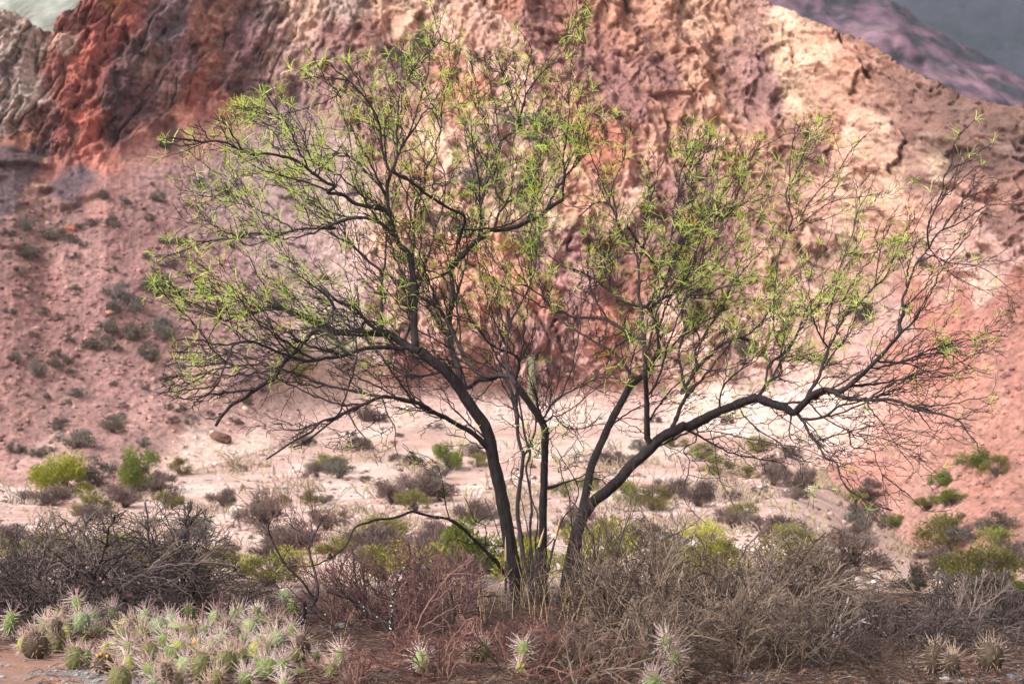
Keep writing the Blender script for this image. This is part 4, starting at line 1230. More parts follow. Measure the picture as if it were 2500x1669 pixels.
def pinna(base, d, L, droop):
    """returns verts, tris of one feather"""
    V, T = [], []
    n = 9
    s = vnorm(vcross(d, vrand()))
    pts = []
    p, dd = base, d
    for i in range(n + 1):
        pts.append((p, dd))
        dd = vnorm(vadd(dd, (0, 0, -droop / n)))
        p = vadd(p, vmul(dd, L / n))
    for i in range(1, n + 1):
        q, dq = pts[i]
        w = 0.062 * L * (1.0 - 0.5 * abs(i / n - 0.45)) * random.uniform(.8, 1.15)
        for sg in (-1, 1):
            ax = vnorm(vadd(vmul(s, sg), vadd(vmul(dq, 0.75), vmul(vrand(), .12))))
            tip = vadd(q, vmul(ax, w * 1.25))
            b2 = vadd(q, vmul(dq, L * 0.085))
            k = len(V)
            V += [q, b2, tip]
            T.append((k, k + 1, k + 2))
    for i in range(0, n, 3):
        q, dq = pts[i]
        e = pts[min(n, i + 3)][0]
        k = len(V)
        w = 0.018 * L
        V += [vadd(q, vmul(s, w)), vadd(q, vmul(s, -w)), e]
        T.append((k, k + 1, k + 2))
    return V, T


def leaf_template():
    V, T = [], []
    n = random.choice((2, 2, 3, 4))
    base = (0, 0, 0)
    for k in range(n):
        a = random.uniform(-0.9, 0.9)
        d = vnorm((math.sin(a), random.uniform(-0.6, 0.6), math.cos(a)))
        v, t_ = pinna(base, d, random.uniform(0.8, 1.3), random.uniform(0.3, 1.8))
        o_ = len(V)
        V += v
        T += [(x + o_, y + o_, z + o_) for x, y, z in t_]
    return np.array(V), np.array(T)


TPL = [leaf_template() for _ in range(10)]
GREENS = np.array([lin((180, 196, 88)), lin((196, 208, 106)), lin((164, 184, 80)), lin((204, 212, 128)), lin((144, 166, 74))]) * 1.3
YELLOW = lin((222, 204, 50))
LL = 0.068
random.shuffle(leaf_nodes)
# the 300 nearest/most open leaves are objects of their own
order = sorted(range(len(leaf_nodes)), key=lambda k: leaf_nodes[k][0][1])
single = set(order[:300])
mesh_cache = {}
VS, TS, CS, off = [], [], [], 0


def frame(d):
    z = vnorm(vadd(d, (0, 0, 0.15)))
    x = vnorm(vcross(z, vrand()))
    y = vcross(z, x)
    return np.array([x, y, z])      # rows


for k, (p, d, sz) in enumerate(leaf_nodes):
    ti = random.randrange(len(TPL))
    F = frame(d)
    L = LL * sz
    col = GREENS[random.randrange(5)] * random.uniform(.85, 1.1)
    if random.random() < 0.05:
        col = YELLOW
    if k in single:
        ci = random.randrange(5) if not np.array_equal(col, YELLOW) else 5
        key = (ti, ci)
        if key not in mesh_cache:
            c = (list(GREENS) + [YELLOW])[ci]
            v = TPL[ti][0]
            mesh_cache[key] = new_mesh("leaf", v, tris=TPL[ti][1], mat=M_LEAF, colors=np.tile(c, (len(v), 1)), smooth=False)
        o = link("leaf", mesh_cache[key], parent=tree)
        o.matrix_local = Matrix.Translation(Vector(p) - Vector(BASE)) @ (Matrix(F.T.tolist()).to_4x4()) @ Matrix.Scale(L, 4)
    else:
        v, t_ = TPL[ti]
        VS.append(v @ F * L + np.array(p) - np.array(BASE))
        TS.append(t_ + off)
        off += len(v)
        CS.append(np.tile(col, (len(v), 1)))
me = new_mesh("foliage", np.concatenate(VS), tris=np.concatenate(TS), mat=M_LEAF, colors=np.concatenate(CS), smooth=False)
o = link("foliage", me, parent=tree)
o["kind"] = "stuff"
# a few pods hanging from the twigs
pods = [leaf_nodes[k] for k in range(0, len(leaf_nodes), max(1, len(leaf_nodes) // 45))]
for (p, d, sz) in pods[:45]:
    tb = Tubes(4)
    bend = random.uniform(-.3, .3)
    pts = [vadd(p, (bend * .03 * j * j * .12, 0, -.017 * j)) for j in range(6)]
    tb.add(pts, [.002, .0035, .003, .0037, .003, .001], .5)
    o = link("pod", tb.build("pod", M_LEAF, origin=BASE, palette=[lin((150, 160, 60)), lin((190, 160, 60))]), parent=tree)

# ================================================================== dry shrubs round the foot of the tree
def dist_of_base(fy):
    return (CAM_H) * FPX / (fy * K - 379.0)


def shrub(name, label, cat, boxes, stems, height, spread, seg, kink, arch, r0, pal, sub=(0.75, 0.4), parts=9, density=1.0, thorn=0.3, Yjit=0.5, bias=(0, 0, 0), bstr=0.0, stemlen=(.7, 1.15), top=None, group=None, subsides=3):
    """boxes: list of root (fx, Y) pairs; grows zigzag stems from them. `top(fx)` gives the photograph y that nothing rises above."""
    cxm = sum(b[0] for b in boxes) / len(boxes)
    Ym = sum(b[1] for b in boxes) / len(boxes)
    a, _ = ray(cxm, 1500)
    base = (a * Ym, Ym, float(ground_h(a * Ym, Ym)))
    root = thing(name, label, cat, base, group)
    tws = Tubes(subsides)
    nst = int(stems * 0.52)

    def okp(p):
        if p[2] < -0.25:
            return False
        if top is None:
            return True
        fx, fy = to_px(*p)
        return fy > top(fx)
    for i in range(nst):
        fx, Yb = boxes[i % len(boxes)]
        fx += random.gauss(0, 16)
        Yb += random.gauss(0, Yjit * 0.5)
        a, _ = ray(fx, 1500)
        x = a * Yb
        p = (x, Yb, float(ground_h(x, Yb)) - 0.02)
        th = random.uniform(0, 2 * math.pi)
        inc = abs(random.gauss(0, spread))
        d = vnorm((math.cos(th) * math.sin(inc), 0.6 * math.sin(th) * math.sin(inc), math.cos(inc)))
        L = height * random.uniform(*stemlen) / max(0.55, math.cos(min(inc, 1.2)))
        b = vadd((d[0] * arch[0], d[1] * arch[0], -arch[1]), bias)
        rr = r0 * random.uniform(.7, 1.5)
        pts, rad, dirs = grow(p, d, L, rr, rr * .3, seg, kink * 1.5, b, 0.06 + bstr, 0.17, okp)
        if len(pts) < 3:
            continue
        c = random.random()
        if i < parts:
            tb = Tubes(5)
            tb.add(pts, rad, c)
            link("branch", tb.build("branch", M_TWIG, origin=base, palette=pal), parent=root)
        else:
            tws.add(pts, rad, c)
        for m in range(1, len(pts)):
            if random.random() < sub[0]:
                f = m / len(pts)
                L2 = random.uniform(.25, .6) * L * (1.05 - 0.75 * f) * 0.8
                p2, r2, d2 = grow(pts[m], side_dir(dirs[m], random.uniform(.4, 1.3), (0, 0, 1), .25), L2, rad[m] * .68, .0021, seg * .8, kink * 1.7, b, 0.07 + bstr, 0.2, okp)
                if len(p2) < 2:
                    continue
                c2 = min(.99, max(0, c + random.uniform(-.3, .3)))
                tws.add(p2, r2, c2)
                for mm in range(1, len(p2)):
                    if random.random() < thorn:
                        q = vadd(p2[mm], vmul(side_dir(d2[mm], 1.1), random.uniform(.012, .035)))
                        tws.add([p2[mm], q], [r2[mm] * .7, .0008], c2)
                    if random.random() < sub[1] * .8:
                        p3, r3, d3 = grow(p2[mm], side_dir(d2[mm], random.uniform(.5, 1.3), (0, 0, 1), .2), random.uniform(.3, .7) * L2, r2[mm] * .75, .0018, seg * .7, kink * 1.7, b, .07 + bstr, .2, okp)
                        if len(p3) > 1:
                            tws.add(p3, r3, c2)
                            if thorn > .25:
                                for k3 in range(1, len(p3)):
                                    if random.random() < thorn * .6:
                                        q = vadd(p3[k3], vmul(side_dir(d3[k3], 1.1), random.uniform(.01, .025)))
                                        tws.add([p3[k3], q], [r3[k3] * .6, .0006], c2)
    me = tws.build("twigs", M_TWIG, origin=base, palette=pal)
    o = link("twigs", me, parent=root)
    o["kind"] = "stuff"
    return root, base


def topline(pts, jag=18):
    xs = [p[0] for p in pts]
    ys = [p[1] for p in pts]
    return lambda fx: float(np.interp(fx, xs, ys)) + jag * math.sin(fx * .043) + jag * .6 * math.sin(fx * .117)


PAL_GREY = [c * 0.92 for c in [lin((48, 40, 39)), lin((74, 62, 60)), lin((120, 104, 98))]]
PAL_TAN = [c * 0.92 for c in [lin((62, 50, 46)), lin((96, 80, 72)), lin((152, 130, 114))]]
PAL_RED = [c * 0.92 for c in [lin((62, 44, 44)), lin((98, 68, 66)), lin((132, 100, 94))]]
PAL_MIX = [c * 0.92 for c in [lin((56, 44, 40)), lin((90, 73, 64)), lin((140, 120, 104))]]
PAL_DARK = [c * 0.92 for c in [lin((46, 39, 40)), lin((64, 56, 56)), lin((86, 78, 76))]]

topA = topline([(-200, 1260), (0, 1270), (120, 1250), (250, 1250), (330, 1225), (400, 1215), (440, 1205), (500, 1215), (520, 1270), (560, 1290), (580, 1370), (640, 1400), (680, 1440), (720, 1500)])
shrub("thorn_shrub", "dense tangle of grey thorny stems behind the cactus patch, widest leafless shrub at lower left", "shrub",
      [(-40, 15.6), (60, 15.8), (150, 15.7), (240, 15.9), (330, 15.8), (400, 15.9), (470, 15.8), (90, 15.3), (200, 15.2), (300, 15.3)], 120, 0.95, 0.75, 0.05, 0.22, (0.9, 0.75), 0.008, PAL_GREY, sub=(.85, .45), thorn=.5, top=topA, stemlen=(.8, 1.5), parts=14)
topB = topline([(480, 1390), (560, 1395), (650, 1400), (700, 1450)], 10)
shrub("thorn_shrub", "low arching grey thorn stems between the big thorn tangle and the leaning dark stems", "shrub",
      [(520, 15.6), (590, 15.7), (640, 15.6)], 26, 0.55, 0.7, 0.045, 0.2, (0.9, 1.0), 0.005, PAL_GREY, sub=(.7, .35), thorn=.5, top=topB, parts=6)

# leaning dark shrub left of the tree: traced stems
def traced_thing(name, label, cat, lines, Yb, mat, pal, c=.3, extra=None, group=None):
    p0 = None
    root = None
    res = []
    for (w0, w1, dz, code, pts) in lines:
        ox, oy, s = reg(code)
        F = [(ox + x / s, oy + y / s) for x, y in pts]
        line = smooth_line([(x, y, 0) for x, y in F], 6)[:, :2]
        n = len(line)
        f = np.linspace(0, 1, n)
        Yl = Yb + dz * f
        P = [at(line[k][0], line[k][1], Yl[k]) for k in range(n)]
        R = [(w0 + (w1 - w0) * f[k]) * .5 * K / FPX * Yb * (1 + .25 * random.random()) for k in range(n)]
        if root is None:
            p0 = P[0]
            root = thing(name, label, cat, p0, group)
        tb = Tubes(6)
        tb.add(P, R, c)
        link("branch", tb.build("branch", mat, origin=p0, palette=pal), parent=root)
        res.append((P, R))
    return root, p0, res


def twig_out(root, p0, res, pal, spacing=.06, Lr=(.1, .4), thorn=.2, bias=(0, 0, 1), bstr=.05, sub=.4, rr=.0035):
    tb = Tubes(3)
    for P, R in res:
        acc = 0
        for k in range(1, len(P)):
            acc += (Vector(P[k]) - Vector(P[k - 1])).length
            if acc > spacing and R[k] < .03:
                acc = random.uniform(0, spacing * .3)
                d = vnorm((P[k][0] - P[k - 1][0], P[k][1] - P[k - 1][1], P[k][2] - P[k - 1][2]))
                pts, rad, dirs = grow(P[k], side_dir(d, random.uniform(.4, 1.1), (0, 0, 1), .4), random.uniform(*Lr), min(R[k] * .6, rr), .0012, .035, .25, bias, bstr, .12)
                tb.add(pts, rad, random.random())
                for m in range(1, len(pts)):
                    if random.random() < sub:
                        p2, r2, d2 = grow(pts[m], side_dir(dirs[m], .8), random.uniform(.05, .2), rad[m] * .7, .001, .03, .25, bias, bstr, .12)
                        tb.add(p2, r2, random.random())
                        for q in range(1, len(p2)):
                            if random.random() < thorn:
                                tb.add([p2[q], vadd(p2[q], vmul(side_dir(d2[q], 1.1), .018))], [r2[q] * .6, .0005], .5)
    o = link("twigs", tb.build("twigs", M_TWIG, origin=p0, palette=pal), parent=root)
    o["kind"] = "stuff"


r_, p_, s_ = traced_thing("leaning_shrub", "dark leaning stems spotted with white scale, rising left from the bare patch below the tree", "shrub", [
    (20, 10, .3, "F", [(1075, 1690), (1040, 1655), (1000, 1610), (985, 1570), (950, 1530), (900, 1490), (860, 1460), (800, 1440)]),
    (16, 7, .5, "F", [(1080, 1690), (1010, 1660), (940, 1630), (880, 1600), (840, 1560), (815, 1530), (790, 1500), (760, 1480), (745, 1472)]),
    (10, 5, .2, "F", [(745, 1472), (742, 1500), (735, 1525), (715, 1560), (705, 1600)]),
    (8, 3, .3, "F", [(760, 1480), (775, 1450), (770, 1400), (755, 1340), (770, 1300), (790, 1260)]),
    (7, 2.5, -.2, "F", [(770, 1470), (740, 1420), (700, 1380), (670, 1330), (655, 1290), (660, 1270)]),
    (5, 2, .1, "F", [(762, 1330), (740, 1300), (720, 1290), (700, 1270)]),
    (9, 4, .1, "F", [(1000, 1610), (960, 1560), (955, 1500), (960, 1450), (975, 1400), (990, 1380)]),
    (7, 3, -.1, "F", [(1060, 1690), (1078, 1620), (1095, 1560), (1110, 1500), (1100, 1440)])], 14.6, M_BARK, PAL_DARK)
twig_out(r_, p_, s_, PAL_RED, spacing=.045, Lr=(.12, .5), sub=.6)
# white scale insects on the bark: grains
V_, T_, of = [], [], 0
OCT = np.array([(1, 0, 0), (-1, 0, 0), (0, 1, 0), (0, -1, 0), (0, 0, 1), (0, 0, -1)], float)
OCTF = np.array([(0, 2, 4), (2, 1, 4), (1, 3, 4), (3, 0, 4), (2, 0, 5), (1, 2, 5), (3, 1, 5), (0, 3, 5)])
for si in (0, 1, 2, 2, 6):
    P, R = s_[si]
    for k in range(len(P)):
        if random.random() < .45:
            c = vadd(P[k], (random.uniform(-1, 1) * R[k], -R[k] * .8, random.uniform(-1, 1) * R[k]))
            V_.append(OCT * random.uniform(.003, .006) + np.array(c) - np.array(p_))
            T_.append(OCTF + of)
            of += 6
me = new_mesh("white_scale", np.concatenate(V_), tris=np.concatenate(T_), mat=mat_rock("white_scale", 10, .1, 0, attr=False, base=(.75, .74, .72)))
o = link("white_scale", me, parent=r_)
o["kind"] = "stuff"

topC = topline([(700, 1500), (780, 1370), (850, 1350), (950, 1330), (1050, 1310), (1150, 1360), (1230, 1400), (1300, 1420)], 25)
shrub("twiggy_shrub", "low reddish brown twiggy shrub left of the tree trunks, with fine upright stems", "shrub",
      [(830, 15.2), (900, 15.4), (980, 15.3), (1060, 15.4), (1130, 15.6), (1010, 14.6)], 120, .75, .42, .045, .14, (.3, .1), .0045, PAL_RED, sub=(.7, .35), thorn=.05, top=topC, parts=12)
topD = topline([(1150, 1420), (1250, 1400), (1330, 1330), (1400, 1270), (1450, 1300), (1520, 1350)], 20)
shrub("twiggy_shrub", "thin tan twigs crowding around the foot of the tree trunks", "shrub",
      [(1180, 15.9), (1260, 15.8), (1330, 15.9), (1400, 16.0), (1440, 16.1)], 44, .7, .45, .045, .18, (.2, .1), .004, PAL_MIX, sub=(.75, .4), thorn=.05, top=topD, parts=10)
r_, p_, s_ = traced_thing("branching_shrub", "dark leafless shrub with upright forked stems right of the tree trunks", "shrub", [
    (10, 5, .1, "8", [(1945, 1270), (1950, 1150), (1945, 1050), (1960, 950), (1930, 850), (1950, 780), (2010, 700), (2080, 620), (2130, 560)]),
    (9, 3, .2, "8", [(1940, 1200), (1880, 1100), (1850, 1000), (1820, 900), (1830, 780), (1850, 640), (1880, 520), (1930, 400)]),
    (8, 3, -.2, "8", [(1935, 1180), (1800, 1080), (1700, 1040), (1600, 1010), (1540, 1030)]),
    (7, 3, .1, "8", [(1900, 1130), (1780, 960), (1740, 850), (1710, 740), (1700, 620), (1690, 520)]),
    (7, 3, -.1, "8", [(1960, 950), (2040, 880), (2120, 820), (2180, 720), (2200, 620)]),
    (6, 2, .3, "8", [(1950, 780), (1900, 700), (1830, 640), (1790, 560), (1760, 480)]),
    (6, 2, .3, "8", [(2080, 620), (2070, 540), (2090, 470)])], 15.6, M_BARK, PAL_MIX)
twig_out(r_, p_, s_, PAL_MIX, spacing=.04, Lr=(.12, .5), sub=.65)
topE = topline([(1400, 1420), (1480, 1350), (1560, 1290), (1640, 1290), (1720, 1320), (1800, 1400)], 25)
shrub("twiggy_shrub", "thicket of brown stems between the tree trunks and the arching tangle", "shrub",
      [(1480, 15.4), (1540, 15.3), (1620, 15.4), (1690, 15.3), (1560, 14.6)], 85, .8, .42, .045, .16, (.3, .1), .0045, PAL_MIX, sub=(.75, .4), thorn=.1, top=topE, parts=12)
topF = topline([(1620, 1420), (1700, 1370), (1780, 1350), (1860, 1300), (1930, 1260), (2000, 1310), (2080, 1360), (2160, 1380), (2250, 1420), (2330, 1480)], 22)
shrub("arching_shrub", "wide tangle of tan stems arching to the right before the pale plain", "shrub",
      [(1700, 15.5), (1760, 15.4), (1820, 15.5), (1890, 15.6), (1960, 15.4), (2040, 15.5), (1750, 14.6), (1850, 14.5), (1960, 14.5)], 150, .9, .6, .05, .12, (.8, .55), .0055, PAL_TAN, sub=(.7, .3), thorn=.25, top=topF, parts=16, bias=(.35, 0, 0))
topG = topline([(2150, 1500), (2230, 1440), (2320, 1400), (2380, 1380), (2440, 1400), (2520, 1440), (2700, 1430)], 16)
shrub("thorn_shrub", "dark grey thorny stems filling the lower right corner beside the slate stones", "shrub",
      [(2240, 15.6), (2320, 15.5), (2400, 15.6), (2480, 15.5), (2560, 15.5), (2350, 14.7), (2470, 14.8)], 110, .8, .7, .05, .17, (.7, .45), .006, PAL_GREY, sub=(.8, .4), thorn=.4, top=topG, parts=12)
PAL_RUST = [c * 0.92 for c in [lin((66, 46, 44)), lin((100, 68, 62)), lin((140, 104, 94))]]
topH1 = topline([(700, 1630), (820, 1590), (1000, 1540), (1250, 1500), (1400, 1520)], 20)
shrub("low_brush", "low mat of rusty twigs in front of the tree foot, among the small white-spined cacti", "brush",
      [(880 + 62 * i, 12.45 + (i * 7 % 10) * .25) for i in range(10)], 330, .36, .95, .04, .2, (.6, .3), .004, PAL_RUST, sub=(.9, .5), thorn=.1, top=topH1, parts=8, Yjit=.6)
topH2 = topline([(1350, 1540), (1500, 1480), (1650, 1450), (1800, 1430), (2000, 1420)], 20)
shrub("low_brush", "dense brown-grey mat of fallen twigs along the bottom edge, right of the tree", "brush",
      [(1420 + 62 * i, 12.45 + (i * 7 % 10) * .26) for i in range(10)], 340, .50, .95, .042, .2, (.6, .3), .0045, PAL_MIX, sub=(.9, .5), thorn=.15, top=topH2, parts=8, Yjit=.6)
topH3 = topline([(1950, 1440), (2100, 1430), (2200, 1470), (2500, 1490)], 20)
shrub("low_brush", "dense grey mat of fallen twigs between the arching tangle and the slate stones", "brush",
      [(2020 + 60 * i, 13.3 + (i * 7 % 10) * .2) for i in range(10)], 190, .46, .95, .042, .2, (.6, .3), .0045, PAL_GREY, sub=(.9, .5), thorn=.15, top=topH3, parts=8, Yjit=.5)
topH4 = topline([(0, 1530), (400, 1520), (700, 1520), (800, 1560)], 12)
shrub("low_brush", "short dry debris and twigs filling the gaps between the cacti", "brush",
      [(60 + 64 * i, 14.3 + (i * 7 % 10) * .12) for i in range(11)], 170, .20, .95, .03, .2, (.6, .3), .003, PAL_MIX, sub=(.9, .4), thorn=.15, top=topH4, parts=6, Yjit=.3)
topH5 = topline([(250, 1570), (500, 1560), (760, 1590)], 12)
shrub("low_brush", "dry grey-brown debris between the front cacti of the patch", "brush",
      [(300 + 48 * i, 13.2 + (i * 7 % 10) * .1) for i in range(9)], 110, .17, .95, .03, .2, (.6, .3), .003, PAL_MIX, sub=(.9, .4), thorn=.15, top=topH5, parts=6, Yjit=.25)

topI = topline([(400, 1470), (480, 1440), (640, 1450), (700, 1500)], 20)
shrub("twiggy_shrub", "thin reddish stems standing among the cacti", "shrub",
      [(470, 14.4), (520, 14.5), (570, 14.5), (640, 14.6), (690, 14.5)], 34, .55, .25, .05, .1, (.2, .0), .004, PAL_RED, sub=(.4, .2), thorn=.1, top=topI, parts=8)

# fallen pale branches in the tangle
r_, p_, s_ = traced_thing("dead_branch", "long pale grey dead branch leaning right over the arching tangle", "branch", [
    (9, 3, .2, "9", [(985, 1400), (1010, 1330), (1060, 1270), (1120, 1220), (1180, 1185), (1250, 1140), (1330, 1110), (1430, 1105), (1530, 1120)]),
    (4, 2, -.1, "9", [(1255, 1145), (1320, 1165), (1380, 1200), (1420, 1245)]),
    (6, 4, .3, "9", [(1050, 1260), (1100, 1130), (1150, 1030), (1160, 980)])], 14.2, M_TWIG, [lin((150, 136, 132)), lin((172, 158, 152)), lin((190, 178, 170))])
r_, p_, s_ = traced_thing("dead_branch", "thin grey dead branch lying nearly flat across the brush, left of the long pale one", "branch", [
    (6, 3, .2, "9", [(470, 1320), (560, 1270), (660, 1220), (760, 1190), (840, 1195), (900, 1230), (1000, 1280)])], 14.1, M_TWIG, [lin((120, 106, 100)), lin((142, 128, 122)), lin((165, 150, 144))])
r_, p_, s_ = traced_thing("dead_branch", "pale dead stick leaning up beside the brown cacti at lower right", "branch", [
    (7, 4, .2, "9", [(1640, 1590), (1700, 1530), (1760, 1460), (1800, 1390), (1850, 1330), (1900, 1290)])], 13.6, M_TWIG, [lin((130, 116, 108)), lin((150, 136, 126)), lin((175, 160, 150))])

# ================================================================== green herbs and bushes behind the tree, bushes on the plain and the slopes
def bush_mesh(kind, seed, n_leaf, n_stem, leaf, pal, stem_pal):
    rg = random.Random(seed)
    nr = np.random.default_rng(seed)
    # crown: clumps inside a dome of unit width 1, height 1
    cl = []
    for k in range(16):
        th = rg.uniform(0, 2 * math.pi)
        rr = 0.5 * math.sqrt(rg.random()) * .8
        hh = rg.uniform(.25, .85) * math.sqrt(max(.05, 1 - (rr / .5) ** 2))
        cl.append((rr * math.cos(th), rr * math.sin(th), hh, rg.uniform(.11, .21)))
    cl = np.array(cl)
    ci = nr.integers(0, len(cl), n_leaf)
    dirs = nr.normal(size=(n_leaf, 3))
    dirs /= np.linalg.norm(dirs, axis=1, keepdims=True)
    rad = nr.random(n_leaf) ** .5
    C = cl[ci, :3] + dirs * (cl[ci, 3] * rad)[:, None] * np.array([1, 1, 1.1])
    if kind == 'dry':
        C[:, 2] = np.abs(C[:, 2])
    C[:, 2] = np.maximum(C[:, 2], .02)
    up = C - np.array([0, 0, -.25])
    up = up / np.linalg.norm(up, axis=1, keepdims=True) + nr.normal(size=(n_leaf, 3)) * .45
    up /= np.linalg.norm(up, axis=1, keepdims=True)
    side = np.cross(up, nr.normal(size=(n_leaf, 3)))
    side /= np.linalg.norm(side, axis=1, keepdims=True)
    ls = leaf * (.6 + .8 * nr.random(n_leaf))[:, None]
    wd = .30 if kind == 'leafy' else .12
    V = np.stack([C - side * ls * wd, C + side * ls * wd, C + up * ls * 1.5], 1).reshape(-1, 3)
    T = np.arange(n_leaf * 3).reshape(-1, 3)
    pal = np.array(pal)
    mixv = nr.random(n_leaf)[:, None] * .6 + nr.random(len(cl))[ci][:, None] * .4
    cc = pal[0] * (1 - mixv) + pal[1] * mixv
    cols = np.repeat(cc, 3, axis=0)
    # stems
    tb = Tubes(3)
    for k in range(n_stem):
        th = rg.uniform(0, 2 * math.pi)
        q = cl[rg.randrange(len(cl))]
        a = (rg.gauss(0, .03), rg.gauss(0, .03), -.03)
        e = (q[0] + rg.gauss(0, .1), q[1] + rg.gauss(0, .1), max(.1, q[2] + rg.uniform(-.05, .25)))
        m = ((a[0] + e[0]) * .5 * .8, (a[1] + e[1]) * .5 * .8, e[2] * .55)
        tb.add([a, m, e], [.009, .006, .002], rg.random())
    ms = tb.build("stems", M_TWIG, palette=stem_pal)
    mf = new_mesh("foliage", V, tris=T, mat=M_BUSH, colors=cols, smooth=False)
    return mf, ms


def P2(a, b): return [lin(a), lin(b)]
S_D = [lin((70, 56, 54)), lin((96, 80, 76)), lin((120, 104, 98))]
KIN = {
    "lime": [bush_mesh('leafy', 1 + k, 5200, 40, .032, P2((104, 114, 36), (162, 158, 56)), S_D) for k in range(2)],
    "green": [bush_mesh('leafy', 11 + k, 4600, 40, .034, P2((84, 98, 42), (132, 138, 62)), S_D) for k in range(2)],
    "olive": [bush_mesh('leafy', 21 + k, 3600, 50, .034, P2((98, 96, 50), (144, 136, 74)), S_D) for k in range(3)],
    "dark": [bush_mesh('leafy', 31 + k, 2400, 40, .04, P2((78, 70, 62), (120, 108, 96)), S_D) for k in range(3)],
    "brown": [bush_mesh('dry', 41 + k, 2200, 90, .07, P2((86, 70, 66), (134, 112, 104)), S_D) for k in range(4)],
    "grey": [bush_mesh('leafy', 51 + k, 1300, 40, .05, P2((84, 80, 76), (128, 122, 112)), S_D) for k in range(2)],
    "yellow": [bush_mesh('leafy', 61 + k, 1300, 50, .04, P2((130, 126, 48), (180, 170, 74)), S_D) for k in range(2)],
}
WORDS = {"lime": "bright yellow-green bush", "green": "leafy green bush", "olive": "olive green bush", "dark": "dark grey-brown shrub", "brown": "dry brown shrub", "grey": "grey-green shrub", "yellow": "sparse yellowish bush"}


def bush(kind, fx, fy, w, h, label=None, group=None, single=False, Y=None):
    if Y is None:
        hh = hit(fx, fy)
        if hh is None:
            return None
        loc = hh[0]
    else:
        a, z = ray(fx, fy)
        loc = Vector((a * Y, Y, float(ground_h(a * Y, Y))))
    W = 1.25 * w * K / FPX * loc.y
    H = 1.4 * h * K / FPX * loc.y
    mf, ms = random.choice(KIN[kind])
    rz = random.uniform(0, 6.28)
    nm = {"lime": "green_bush", "green": "green_bush", "olive": "olive_bush", "dark": "dark_shrub", "brown": "dry_shrub", "grey": "grey_shrub", "yellow": "yellow_bush"}[kind]
    r = link(nm, None, loc=(loc.x, loc.y + W * .2, loc.z - 0.02 * H))
    r.rotation_euler = (0, 0, rz)
    r.scale = (W, W, H * 1.05)
    tag(r, label or WORDS[kind], "bush", group)
    o = link("foliage", mf, parent=r)
    o["kind"] = "stuff"
    if not single:
        o = link("stems", ms, parent=r)
        o["kind"] = "stuff"
    return r


G1 = "bushes at the foot of the red slope"
bush("lime", 150, 1212, 160, 92, "bright yellow-green bush at far left, at the foot of the red talus slope")
bush("green", 330, 1205, 118, 88, "rounded green bush just right of the bright yellow-green bush")
bush("olive", 438, 1160, 55, 32, "small olive bush right of the rounded green one")
bush("dark", 235, 1192, 90, 60, "dusky shrub behind the gap between the two large green bushes")
bush("brown", 110, 1232, 130, 40, "dry brown shrub skirting the bright yellow-green bush")
bush("brown", 385, 1208, 90, 44, "dry purple-brown shrub hugging the right foot of the rounded green bush")
bush("olive", 800, 1152, 95, 34, "low olive bush on the pale fan under the left limbs of the tree")
bush("olive", 718, 932, 95, 66, "olive bush high on the fan, seen through the lower left twigs")
bush("olive", 1012, 1250, 90, 50, "olive bush left of the trunks, above the low arching limb")
bush("olive", 935, 1330, 115, 56, "olive bush under the low arching limb of the tree")
bush("yellow", 600, 1402, 90, 44, "yellowish bush left of the leaning dark stems")
bush("yellow", 715, 1395, 110, 50, "yellow-green bush behind the top of the leaning dark stems")
bush("green", 1095, 1150, 80, 60, "green bush seen between the low leafy twig and the left trunk")
bush("yellow", 1735, 1345, 120, 58, "yellow-green bush on the plain right of the trunks")
bush("olive", 1925, 1342, 110, 46, "olive-grey bush behind the top of the arching tangle")
bush("olive", 2325, 1355, 160, 77, "large rounded olive bush at the foot of the right red slope")
bush("dark", 2325, 1292, 72, 33, "dusky shrub on top of the large rounded olive bush")
bush("green", 2180, 1292, 60, 32, "small green bush left of the large rounded olive bush")
bush("green", 2390, 1145, 104, 46, "green bush on the red slope at far right, highest of the green ones there")
bush("green", 2300, 1190, 60, 36, "small green bush below the highest green bush on the right slope")
bush("green", 2330, 1235, 80, 36, "spreading green bush on the right slope above the large olive bush")
bush("olive", 2270, 1245, 70, 34, "olive bush at the left end of the green ones on the right slope")
bush("olive", 2440, 1165, 80, 40, "olive bush at the right end of the green ones on the right slope")
bush("dark", 2240, 1452, 108, 59, "rounded dark green bush in front of the right slope")
bush("green", 2480, 1455, 64, 47, "green bush at the right edge behind the thorny stems")
bush("green", 1140, 1452, 170, 130, "green leafy bush right behind the foot of the tree, left of the trunks", Y=19.5)
bush("yellow", 1010, 1480, 170, 90, "yellow-green bush behind the reddish twigs left of the trunks", Y=18.6)
bush("yellow", 1290, 1500, 130, 110, "yellow-green bush glimpsed between the tree trunks", Y=18.4)
bush("yellow", 1460, 1540, 190, 140, "yellow-green bush behind the stems right of the trunks", Y=18.2)
bush("green", 1690, 1465, 70, 50, "small vivid green bush behind the brown thicket", Y=21)
bush("yellow", 1740, 1500, 190, 90, "yellowish bush glowing through the left of the arching tangle", Y=18.6)
bush("yellow", 1930, 1510, 200, 90, "yellowish bush glowing through the middle of the arching tangle", Y=18.6)
bush("olive", 2400, 1520, 200, 90, "olive bush behind the thorny stems at lower right", Y=18.6)
bush("olive", 330, 1390, 220, 90, "olive bush seen through the top of the thorn tangle", Y=21)
bush("olive", 100, 1390, 170, 70, "olive bush behind the left end of the thorn tangle", Y=21)
bush("olive", 480, 1480, 200, 80, "olive bush behind the right end of the thorn tangle", Y=19)
bush("olive", 650, 1500, 160, 60, "olive bush behind the cacti beside the leaning dark stems", Y=18.6)

